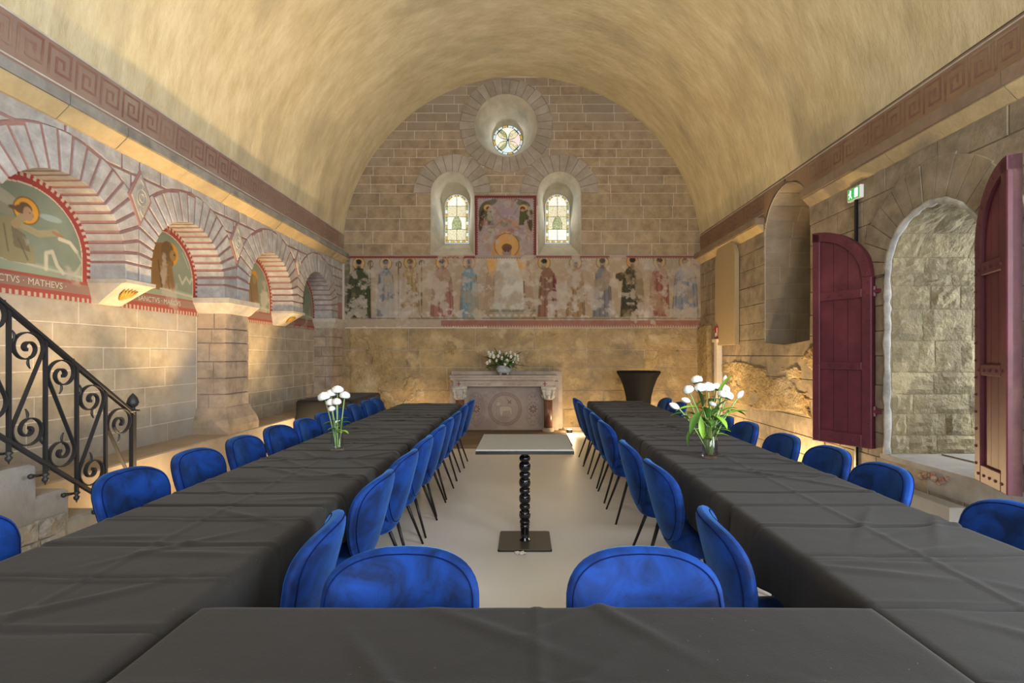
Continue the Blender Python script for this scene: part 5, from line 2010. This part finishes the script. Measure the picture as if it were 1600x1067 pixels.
# ------------------------------------------------------------------ tables and cloths
def cloth(name, x0, x1, y0, y1, z, drop, seed, label, group, amp=(.012, .012, .012, .012), folds=.27, sideways=False, lift=.004, crease=True):
    """one draped cloth: flat top with creases and a rippled skirt; amp = ripple at x0, x1, y0, y1 sides."""
    W, L = x1 - x0, y1 - y0
    nx, ny = max(24, int(W / .012)), max(24, int(L / .012))
    rng_ = np.random.default_rng(seed)
    X, Y = np.meshgrid(np.linspace(x0, x1, nx), np.linspace(y0, y1, ny))
    Z = np.full(X.shape, z) + lift * 1.0 * (fnoise(ny, nx, 24, seed, 3) - .35)
    # soft drag wrinkles running obliquely
    for k in range(12):
        cx_, cy_ = rng_.uniform(x0, x1), rng_.uniform(y0, y1)
        a = rng_.uniform(-.5, .5) + (.5 if k % 2 else -.4)
        d_ = (X - cx_) * math.sin(a) + (Y - cy_) * math.cos(a)
        l_ = (X - cx_) * math.cos(a) - (Y - cy_) * math.sin(a)
        Z += .007 * np.exp(-(d_ / .018) ** 2) * np.exp(-(l_ / (.16 + .1 * rng_.random())) ** 2)
    if crease:
        s = 1
        for yy in np.arange(y0 + folds * .6, y1 - .05, folds):
            s = -s
            q_ = Y - yy - .006 * np.sin(X * 9 + seed)
            Z += s * .0075 * np.exp(-(q_ / .007) ** 2) - s * .004 * np.exp(-((q_ - .018) / .010) ** 2)
        Z += .005 * np.exp(-((X - (x0 + W * .5)) / .008) ** 2)
    V = np.stack([X, Y, Z], -1).reshape(-1, 3).tolist()
    idx = np.arange(nx * ny).reshape(ny, nx)
    F = np.stack([idx[:-1, :-1], idx[:-1, 1:], idx[1:, 1:], idx[1:, :-1]], -1).reshape(-1, 4).tolist()
    per = list(idx[0, :]) + list(idx[1:, -1]) + list(idx[-1, -2::-1]) + list(idx[-2:0:-1, 0])
    n = len(per)
    nor, side = [], []
    for k, i in enumerate(per):
        x, y = V[i][0], V[i][1]
        ex, ey = 0, 0
        rc = .05
        if x < x0 + rc:
            ex = -(1 - (x - x0) / rc)
        if x > x1 - rc:
            ex = 1 - (x1 - x) / rc
        if y < y0 + rc:
            ey = -(1 - (y - y0) / rc)
        if y > y1 - rc:
            ey = 1 - (y1 - y) / rc
        l_ = math.hypot(ex, ey) or 1
        nor.append((ex / l_, ey / l_))
        side.append(max(amp[0] * max(0, -ex / l_), amp[1] * max(0, ex / l_), amp[2] * max(0, -ey / l_), amp[3] * max(0, ey / l_)))
    rip = fnoise(1, n + 40, 10, seed + 5, 3)[0][:n]
    ph = np.cumsum(.07 + .20 * fnoise(1, n, 16, seed + 6, 2)[0])
    dn = .85 + .3 * fnoise(1, n, 30, seed + 7, 2)[0]
    rows = 11
    last = per
    for r in range(1, rows + 1):
        t = r / rows
        cur = []
        for k, i in enumerate(per):
            x, y, zz = V[i]
            a = min(1.0, r / 3.0) * PI / 2
            rd = .012 + side[k] * 1.6
            off = rd * math.sin(a)
            dz = rd * (1 - math.cos(a)) + max(0, (r - 3) / (rows - 3)) * (drop * dn[k] - rd)
            tt = max(0.0, (r - 2) / (rows - 2))
            am = side[k]
            corner = abs(nor[k][0] * nor[k][1]) * 2
            off += am * tt ** .7 * (.9 * math.sin(ph[k]) + .9 + 1.2 * (rip[k] - .5)) + corner * .006 * tt
            V.append([x + nor[k][0] * off, y + nor[k][1] * off, zz - dz])
            cur.append(len(V) - 1)
        for k in range(n):
            j = (k + 1) % n
            F.append((last[k], cur[k], cur[j], last[j]))
        last = cur
    cx_, cy_ = (x0 + x1) / 2, (y0 + y1) / 2
    o_ = build(name, V, F, M['cloth'], None, True, base=(cx_, cy_, z), recalc=False)
    return setp(o_, label, 'tablecloth', group=group)


def table(x0, x1, y0, y1, z, label, group):
    cx_, cy_ = (x0 + x1) / 2, (y0 + y1) / 2
    t = empty('banquet_table', (cx_, cy_, 0), label, 'table', group)
    hx, hy = (x1 - x0) / 2 - .006, (y1 - y0) / 2 - .006
    MB().prism([(-hx, -hy), (hx, -hy), (hx, hy), (-hx, hy)], lambda u, v, d: (u, v, d), z - .035, z - .008, .003).build('table_top', M['wood'], t)
    ax_y = hy > hx
    for s in (-1, 1):
        o_ = (hy if ax_y else hx) * .62 * s
        m = MB()
        if ax_y:
            m.tube([(0, o_, .03), (0, o_, z - .035)], .022, 8)
            m.tube([(-.1, o_, .015), (.1, o_, .015)], .014, 6)
            m.box(-.25, .25, o_ - .02, o_ + .02, z - .055, z - .035)
        else:
            m.tube([(o_, 0, .03), (o_, 0, z - .035)], .022, 8)
            m.tube([(o_, -.1, .015), (o_, .1, .015)], .014, 6)
            m.box(o_ - .02, o_ + .02, -.25, .25, z - .055, z - .035)
        m.build('leg', M['black_metal'], t)
    return t


TZ = .74
ordn = ['nearest', 'second', 'third', 'farthest']
rowL = [(.48, 2.10), (2.14, 3.59), (3.63, 5.09), (5.13, 6.62)]
rowR = [(.48, 2.10), (2.14, 3.72), (3.76, 5.30), (5.34, 6.95)]
for side_, rows_, xa, xb in (('left', rowL, -1.60, -.855), ('right', rowR, .885, 1.605)):
    for k, (a, b) in enumerate(rows_):
        who = '%s in the long row on the %s' % (ordn[k], side_)
        table(xa, xb, a, b, TZ, 'rectangular banquet table under black cloth, ' + who, 'banquet tables of the %s row' % side_)
        inner = 1 if side_ == 'left' else 0
        am = [.006, .006, .001, .001]
        am[inner] = .013
        cloth('tablecloth', xa, xb, a, b, TZ, .21, 40 + k + (10 if side_ == 'right' else 0), 'creased black tablecloth, ' + who, 'black cloths of the %s row' % side_, tuple(am), .26 if side_ == 'left' else .30)
table(-.785, .845, .45, 1.243, TZ, 'banquet table under black cloth closing the row in the foreground', 'front tables')
cloth('tablecloth', -.79, .85, .45, 1.243, TZ + .006, .20, 71, 'creased black tablecloth on the cross table in the foreground', 'front cloths', (.004, .004, .01, .004), .8, lift=.006, crease=True)
# side table at the back left
st = empty('side_table', (-2.80, 7.75, 0), 'black draped side table against the ledge in the back left corner', 'table')
MB().box(-.34, .34, -.68, .68, .715, .735).build('table_top', M['wood'], st)
for sx in (-.28, .28):
    for sy in (-.6, .6):
        MB().tube([(sx, sy, 0), (sx, sy, .715)], .018, 8).build('leg', M['black_metal'], st)
cloth('tablecloth', -3.15, -2.45, 7.06, 8.44, .745, .70, 90, 'floor length black cloth on the side table in the back left corner', 'side cloths', (.01, .02, .02, .004), 3.0)


# ------------------------------------------------------------------ chairs
def chair_outline(n=44):
    pts = []
    for k in range(n):
        a = 2 * PI * k / n
        c_, s_ = math.cos(a), math.sin(a)
        e = 2 / 2.9
        x = math.copysign(abs(c_) ** e, c_)
        z = math.copysign(abs(s_) ** e, s_)
        wz = .218 if z > 0 else .218 - .085 * (-z) ** 1.5
        pts.append((x * wz, .685 + z * (.13 if z > 0 else .285)))
    return pts


def back_y(x, z):
    return -.178 - (z - .42) * .26 + 1.15 * x * x


def make_chair():
    root = empty('dining_chair', (0, 0, 0), 'blue velvet dining chair', 'chair')
    out = chair_outline()
    n = len(out)
    cz = .65
    rs = [0.0, .3, .55, .75, .87, .94, .98, 1.0]
    T = .033
    V, F = [], []

    def th_(r):
        return T * (1 - r ** 7) ** .45
    for sgn in (1, -1):
        for r in rs[1:]:
            for (x, z) in out:
                xx, zz = x * r, cz + (z - cz) * r
                V.append((xx, back_y(xx, zz) + sgn * (th_(r) + (.012 * (1 - r * r) if sgn > 0 else .004 * (1 - r * r))), zz))
    nr = len(rs) - 1
    cF = len(V)
    V.append((0, back_y(0, cz) + T + .012, cz))
    cB = len(V)
    V.append((0, back_y(0, cz) - T - .004, cz))
    for s_i, c_i in ((0, cF), (1, cB)):
        o_ = s_i * nr * n
        for k in range(n):
            j = (k + 1) % n
            F.append((c_i, o_ + k, o_ + j))
            for r in range(nr - 1):
                F.append((o_ + r * n + k, o_ + r * n + j, o_ + (r + 1) * n + j, o_ + (r + 1) * n + k))
    for k in range(n):
        j = (k + 1) % n
        F.append(((nr - 1) * n + k, (nr - 1) * n + j, nr * n + (nr - 1) * n + j, nr * n + (nr - 1) * n + k))
    bk = build('backrest', V, F, M['velvet'], root, True)
    for sgn, rr in ((1, .925), (-1, .945)):
        pts = [(x * rr, back_y(x * rr, cz + (z - cz) * rr) + sgn * (th_(rr) + .002), cz + (z - cz) * rr) for x, z in out]
        MB().tube(pts, .0022, 5, closed=True).build('piping', M['piping'], bk, True)
    # seat cushion
    V, F = [], []
    n = 36
    rings = [(.0, .455), (.5, .458), (.8, .455), (.93, .447), (.985, .43), (1.0, .41), (1.0, .385), (.96, .372), (.6, .37), (0, .37)]
    for (r, z) in rings:
        for k in range(n):
            a = 2 * PI * k / n
            e = 2 / 3.2
            x = math.copysign(abs(math.cos(a)) ** e, math.cos(a)) * .212
            y = math.copysign(abs(math.sin(a)) ** e, math.sin(a)) * .215
            x *= 1 - .16 * max(0, -y / .215)
            V.append((x * max(r, .002), .03 + y * max(r, .002), z))
    for i in range(len(rings) - 1):
        for k in range(n):
            F.append((i * n + k, i * n + (k + 1) % n, (i + 1) * n + (k + 1) % n, (i + 1) * n + k))
    F += [tuple(range(n)), tuple((len(rings) - 1) * n + k for k in range(n))]
    build('seat', V, F, M['velvet'], root, True)
    MB().lathe([(.14, .36), (.15, .372)], 0, .03, 20).build('seat_frame', M['black_metal'], root)
    for sx in (-1, 1):
        for (ya, yb) in ((.13, .205), (-.09, -.195)):
            MB().tube([(sx * .135, ya + .02, .372), (sx * .205, yb, 0.0)], [.0135, .008], 8).build('leg', M['black_metal'], root, True)
    return root


chair0 = make_chair()
bpy.context.view_layer.update()
chair_parts = [c for c in chair0.children]
used = [False]


def place_chair(x, y, rz, label, group):
    if not used[0]:
        used[0] = True
        r = chair0
    else:
        r = chair0.copy()
        COL.objects.link(r)
        for ch in chair_parts:
            c = ch.copy()
            COL.objects.link(c)
            c.parent = r
            for g_ in ch.children:
                d = g_.copy()
                COL.objects.link(d)
                d.parent = c
    r.location = (x, y, 0)
    r.rotation_euler = (0, 0, rz)
    r['label'] = label
    r['group'] = group
    r['category'] = 'chair'


nth = ['nearest', 'second', 'third', 'fourth', 'fifth', 'sixth', 'seventh', 'eighth', 'ninth', 'tenth', 'last']
jr = random.Random(1)
lo_y = [1.70, 2.45, 2.97, 3.47, 3.98, 4.43, 4.87, 5.31, 5.75, 6.18, 6.61]
for k, y in enumerate(lo_y):
    place_chair(-1.70 + jr.uniform(-.015, .015), y, -PI / 2 + jr.uniform(-.05, .05), 'blue velvet chair between left wall and left table row, %s from the front' % nth[k], 'blue chairs on the wall side of the left row')
li_y = [1.70, 2.40, 2.95, 3.47, 4.0, 4.5, 5.0, 5.70, 6.32]
for k, y in enumerate(li_y):
    place_chair(-.93 + jr.uniform(-.012, .012) + (-.005 if k == 0 else 0), y, PI / 2 + (.12 if k == 0 else jr.uniform(-.06, .06)), 'blue velvet chair on the aisle side of the left table row, %s from the front' % nth[k], 'blue chairs on the aisle side of the left row')
ri_y = [1.75, 2.66, 3.26, 4.30, 4.88, 5.40, 6.02, 6.60]
for k, y in enumerate(ri_y):
    place_chair(.92 + jr.uniform(-.012, .012), y, -PI / 2 + (-.12 if k == 0 else jr.uniform(-.06, .06)), 'blue velvet chair on the aisle side of the right table row, %s from the front' % nth[k], 'blue chairs on the aisle side of the right row')
ro_y = [1.86, 2.57, 3.06, 3.56, 4.20, 4.66, 6.0, 6.60]
for k, y in enumerate(ro_y):
    place_chair(1.60 + jr.uniform(-.015, .015), y, PI / 2 + jr.uniform(-.06, .06), 'dark blue velvet chair between right wall and right table row, %s from the front' % nth[k], 'blue chairs on the wall side of the right row')
place_chair(-.342, 1.19, PI, 'blue velvet chair facing the foreground table, on its left half', 'blue chairs at the foreground table')
place_chair(.336, 1.19, PI + .03, 'blue velvet chair facing the foreground table, on its right half', 'blue chairs at the foreground table')


# ------------------------------------------------------------------ vases and flowers
def vase(name, x, y, z, prof, mat, label, flutes=0, depth=.0):
    n = 48
    V, F = [], []
    for (r, h) in prof:
        for k in range(n):
            a = 2 * PI * k / n
            rr = r * (1 + depth * math.cos(flutes * a)) if flutes else r
            V.append((rr * math.cos(a), rr * math.sin(a), h))
    for i in range(len(prof) - 1):
        for k in range(n):
            F.append((i * n + k, i * n + (k + 1) % n, (i + 1) * n + (k + 1) % n, (i + 1) * n + k))
    F += [tuple(range(n)), tuple((len(prof) - 1) * n + k for k in range(n))]
    o_ = build(name, V, F, mat, None, True, base=None)
    o_.location = (x, y, z)
    return setp(o_, label, 'vase')


def ranunculus_bloom(m, c, r, d, rng):
    """layered ball of petals opening along d."""
    d = Vector(d).normalized()
    for (ring_, cnt, el, sc) in ((0, 5, 1.15, .62), (1, 7, .8, .8), (2, 8, .4, .95), (3, 9, .0, 1.0)):
        for k in range(cnt):
            a = 2 * PI * k / cnt + ring_ * .5 + rng.uniform(-.1, .1)
            u = d.orthogonal().normalized()
            w = d.cross(u)
            rad = u * math.cos(a) + w * math.sin(a)
            V, F = [], []
            for i in range(4):
                t = i / 3
                e = -0.55 + (el + .55) * t
                rr = r * sc * (1 + .06 * math.sin(3 * t))
                ctr = d * (math.sin(e) * rr) + rad * (math.cos(e) * rr)
                tang = d.cross(rad).normalized()
                hw_ = r * sc * .52 * math.sin(PI * (.25 + .6 * t))
                for j in (-1, 0, 1):
                    V.append(Vector(c) + ctr + tang * (j * hw_) - rad * (abs(j) * hw_ * .35))
            F = [(3 * i + j, 3 * i + j + 1, 3 * i + j + 4, 3 * i + j + 3) for i in range(3) for j in range(2)]
            m.add(V, F)
    m.sphere(tuple(Vector(c) + d * r * .1), r * .62, 8, 6)


def flower(x, y, z, foot, head, r, kind, label, group, rng, leaves=0, lean=None):
    """one cut flower standing in a vase: foot, head relative to the vase."""
    root = empty('tulip' if kind == 'tulip' else 'ranunculus', (x + foot[0], y + foot[1], z + foot[2]), label, 'flower', group)
    F_, H_ = Vector(foot), Vector(head)
    rel = H_ - F_
    mid_ = rel * .5 + Vector((rel.x * -.12, rel.y * -.12, rel.length * .06))
    pts = []
    for t in np.linspace(0, 1, 8):
        pts.append((Vector((0, 0, 0)) * (1 - t) ** 2 + mid_ * 2 * t * (1 - t) + rel * t * t))
    d = (pts[-1] - pts[-2]).normalized()
    if lean is not None:
        d = Vector(lean).normalized()
    MB().tube(pts, .0042, 6).build('stem', M['stem'], root, True)
    m = MB()
    if kind == 'tulip':
        for k in range(6):
            a = k * PI / 3
            u = d.orthogonal().normalized()
            w = d.cross(u)
            rad = u * math.cos(a) + w * math.sin(a)
            tang = d.cross(rad).normalized()
            V = []
            for i in range(6):
                t = i / 5
                rr = r * .62 * math.sin(PI * (.12 + .78 * t)) * (1 if k % 2 else .88)
                hw_ = r * .52 * math.sin(PI * (.1 + .86 * t))
                for j in (-1, 0, 1):
                    V.append(rel + d * (t * r * 2.1 - r * .1) + rad * rr + tang * (j * hw_) - rad * (abs(j) * hw_ * .4))
            m.add(V, [(3 * i + j, 3 * i + j + 1, 3 * i + j + 4, 3 * i + j + 3) for i in range(5) for j in range(2)])
        m.build('bloom', M['petal'], root, True)
    else:
        ranunculus_bloom(m, tuple(rel), r * 1.12, d, rng)
        bl_ = m.build('bloom', M['petal'], root, True)
        m = MB()
        for k in range(5):
            a = 2 * PI * k / 5
            u = d.orthogonal().normalized()
            w = d.cross(u)
            rad = u * math.cos(a) + w * math.sin(a)
            v, f = leaf_mesh(r * .9, r * .4, .5, 3)
            m.add(*thick(orient(v, rel - d * r * .75, rad * .9 + d * .2), f))
        m.build('sepals', M['leaf'], bl_, True)
    for k in range(leaves):
        p = pts[2 + k % 4]
        a = rng.uniform(0, 2 * PI)
        v, f = leaf_mesh(rng.uniform(.06, .11), .024, .8, 5)
        MB().add(*thick(orient(v, p, (math.cos(a), math.sin(a) * .6, rng.uniform(.1, .7))), f)).build('leaf', M['leaf'] if k % 2 else M['leaf_light'], root, True)
    return root


rng = random.Random(21)
VX, VY = -1.228, 3.31
prof = [(.038, 0), (.043, .004), (.043, .012), (.040, .03), (.030, .16), (.033, .19), (.040, .205), (.0375, .205), (.030, .19), (.027, .16), (.036, .03), (.034, .014), (.01, .012)]
vase('flower_vase', VX, VY, TZ + .007, prof, M['clear_glass'], 'tall clear fluted glass vase on the left table row', 8, .05)
s = VY / 790


def fh(pxx, pyy, yy, vx, vy):
    """head position relative to a vase foot from a sighting at depth vy+yy."""
    Y = vy + yy
    return ((pxx - 820) * Y / 790 - vx, yy, 1.37 + (555 - pyy) * Y / 790 - TZ - .007)


GL = 'white ranunculus in the tall left vase'
for (a, b, dy, r, lab) in ((506, 619, -.02, .036, 'leftmost white ranunculus in the tall left vase'), (517, 614.5, .02, .032, 'white ranunculus behind the leftmost one in the left vase'), (527.5, 608.5, .02, .034, 'topmost white ranunculus in the tall left vase'),
                           (539, 617, .0, .030, 'rightmost white ranunculus in the tall left vase'), (516.5, 628, -.03, .027, 'lower white ranunculus, middle left of the left vase'), (526, 627, -.04, .027, 'lower white ranunculus, centre of the left vase'), (518, 638, -.04, .021, 'lowest small white bud in the tall left vase')):
    h = fh(a, b, dy, VX, VY)
    flower(VX, VY, TZ + .007, (rng.uniform(-.014, .014), rng.uniform(-.014, .014), .02), h, r, 'r', lab, 'flowers in the left vase', rng, leaves=2)

VX2, VY2 = 1.127, 3.08
prof = [(.042, 0), (.045, .004), (.045, .19), (.0425, .19), (.0425, .016), (.01, .014)]
vase('flower_vase', VX2, VY2, TZ + .007, prof, M['lilac_glass'], 'short ribbed lilac tinted glass vase on the right table row', 22, .025)
heads = [(1075, 608, -.03, .03, 'r', 'leftmost white ranunculus in the right vase'), (1088, 593, .05, .032, 'r', 'topmost white ranunculus in the right vase'), (1094, 605, -.02, .034, 'r', 'white ranunculus left of the middle of the right vase'),
         (1106, 604, -.02, .036, 'r', 'big white ranunculus in the middle of the right vase'), (1119, 604, .05, .030, 'r', 'white ranunculus behind the middle one in the right vase'), (1131, 607, .03, .033, 'r', 'white ranunculus right of the middle of the right vase'),
         (1137, 617, -.02, .032, 'r', 'rightmost round white ranunculus in the right vase'), (1129, 615, -.05, .026, 'r', 'lower white ranunculus on the right of the right vase'),
         (1053, 634, -.03, .03, 'tulip', 'white tulip leaning far left out of the right vase'), (1071, 625, -.02, .026, 'tulip', 'white tulip lying above the leftmost tulip of the right vase'), (1133, 592, .02, .022, 'tulip', 'white tulip standing tallest in the right vase'),
         (1157, 616, -.02, .026, 'tulip', 'white tulip leaning right out of the right vase'), (1114, 631, -.07, .022, 'tulip', 'white tulip low in the centre of the right bouquet')]
for (a, b, dy, r, kd, lab) in heads:
    h = fh(a, b, dy, VX2, VY2)
    ln = None
    if kd == 'tulip':
        ln = {1053: (-1, 0, .5), 1071: (-1, 0, .35), 1133: (.1, 0, 1), 1157: (.7, 0, .9), 1114: (.5, -.6, -.3)}[a]
        k_ = Vector(ln).normalized() * r
        h = (h[0] - k_.x, h[1] - k_.y, h[2] - k_.z)
    flower(VX2, VY2, TZ + .007, (rng.uniform(-.02, .02), rng.uniform(-.02, .02), .02), h, r, kd, lab, 'flowers in the right vase', rng, leaves=4, lean=ln)
# big leaves of the right bouquet: greenery stems, each its own
greens = [((1085, 655), -.05, .17, (-.45, -.3, -.35), .05, 'leaf', 'drooping left'), ((1074, 683), -.05, .12, (-.5, -.2, -.9), .03, 'leaf', 'hanging lowest at the left'), ((1096, 668), -.07, .13, (-.1, -.4, -.9), .035, 'leaf_light', 'hanging down over the rim'),
          ((1126, 655), -.07, .13, (.35, -.5, -.1), .07, 'leaf_light', 'pale and round on the right'), ((1128, 600), -.03, .17, (.25, 0, 1), .035, 'leaf_light', 'pale and upright'), ((1148, 640), -.02, .14, (.9, 0, .5), .035, 'leaf_light', 'reaching right below the tulip'),
          ((1152, 640), .02, .12, (1, .1, .05), .03, 'leaf', 'reaching flat to the right'), ((1107, 655), -.08, .12, (.05, -.6, .2), .06, 'leaf', 'broad in the middle'), ((1097, 620), -.06, .12, (-.1, -.1, 1), .028, 'leaf_dark', 'dark and upright before the blooms'),
          ((1118, 635), -.05, .15, (.25, -.1, .8), .04, 'leaf_dark', 'dark on the right side'), ((1072, 634), -.02, .13, (-1, 0, .12), .022, 'leaf_light', 'narrow and reaching left'), ((1058, 644), -.02, .10, (-1, 0, .2), .03, 'leaf', 'below the left tulip'),
          ((1105, 640), -.06, .13, (-.15, -.4, .6), .05, 'leaf', 'broad behind the rim'), ((1138, 636), -.03, .10, (.8, -.1, .55), .03, 'leaf_light', 'short at the right')]
for ((a, b), dy, L, d, w, mt, lab) in greens:
    h = Vector(fh(a, b, dy, VX2, VY2))
    dn_ = Vector(d).normalized()
    st_ = h - dn_ * L * .5
    f0 = Vector((h.x * .12, h.y * .12, .03))
    root = empty('leaf_stem', (VX2 + f0.x, VY2 + f0.y, TZ + .007 + f0.z), 'green leaf stem in the right vase, ' + lab, 'greenery', 'greenery in the right vase')
    pts = [Vector((0, 0, 0)), Vector((f0.x * .2, f0.y * .2, .15)), (st_ - f0) * .9 + Vector((0, 0, .01)), st_ - f0]
    MB().tube(pts, .003, 6).build('stem', M['stem'], root, True)
    v, f = leaf_mesh(L, w, .7, 8)
    MB().add(*thick(orient(v, st_ - f0, dn_, rng.uniform(-.4, .4)), f)).build('leaf', M[mt], root, True)
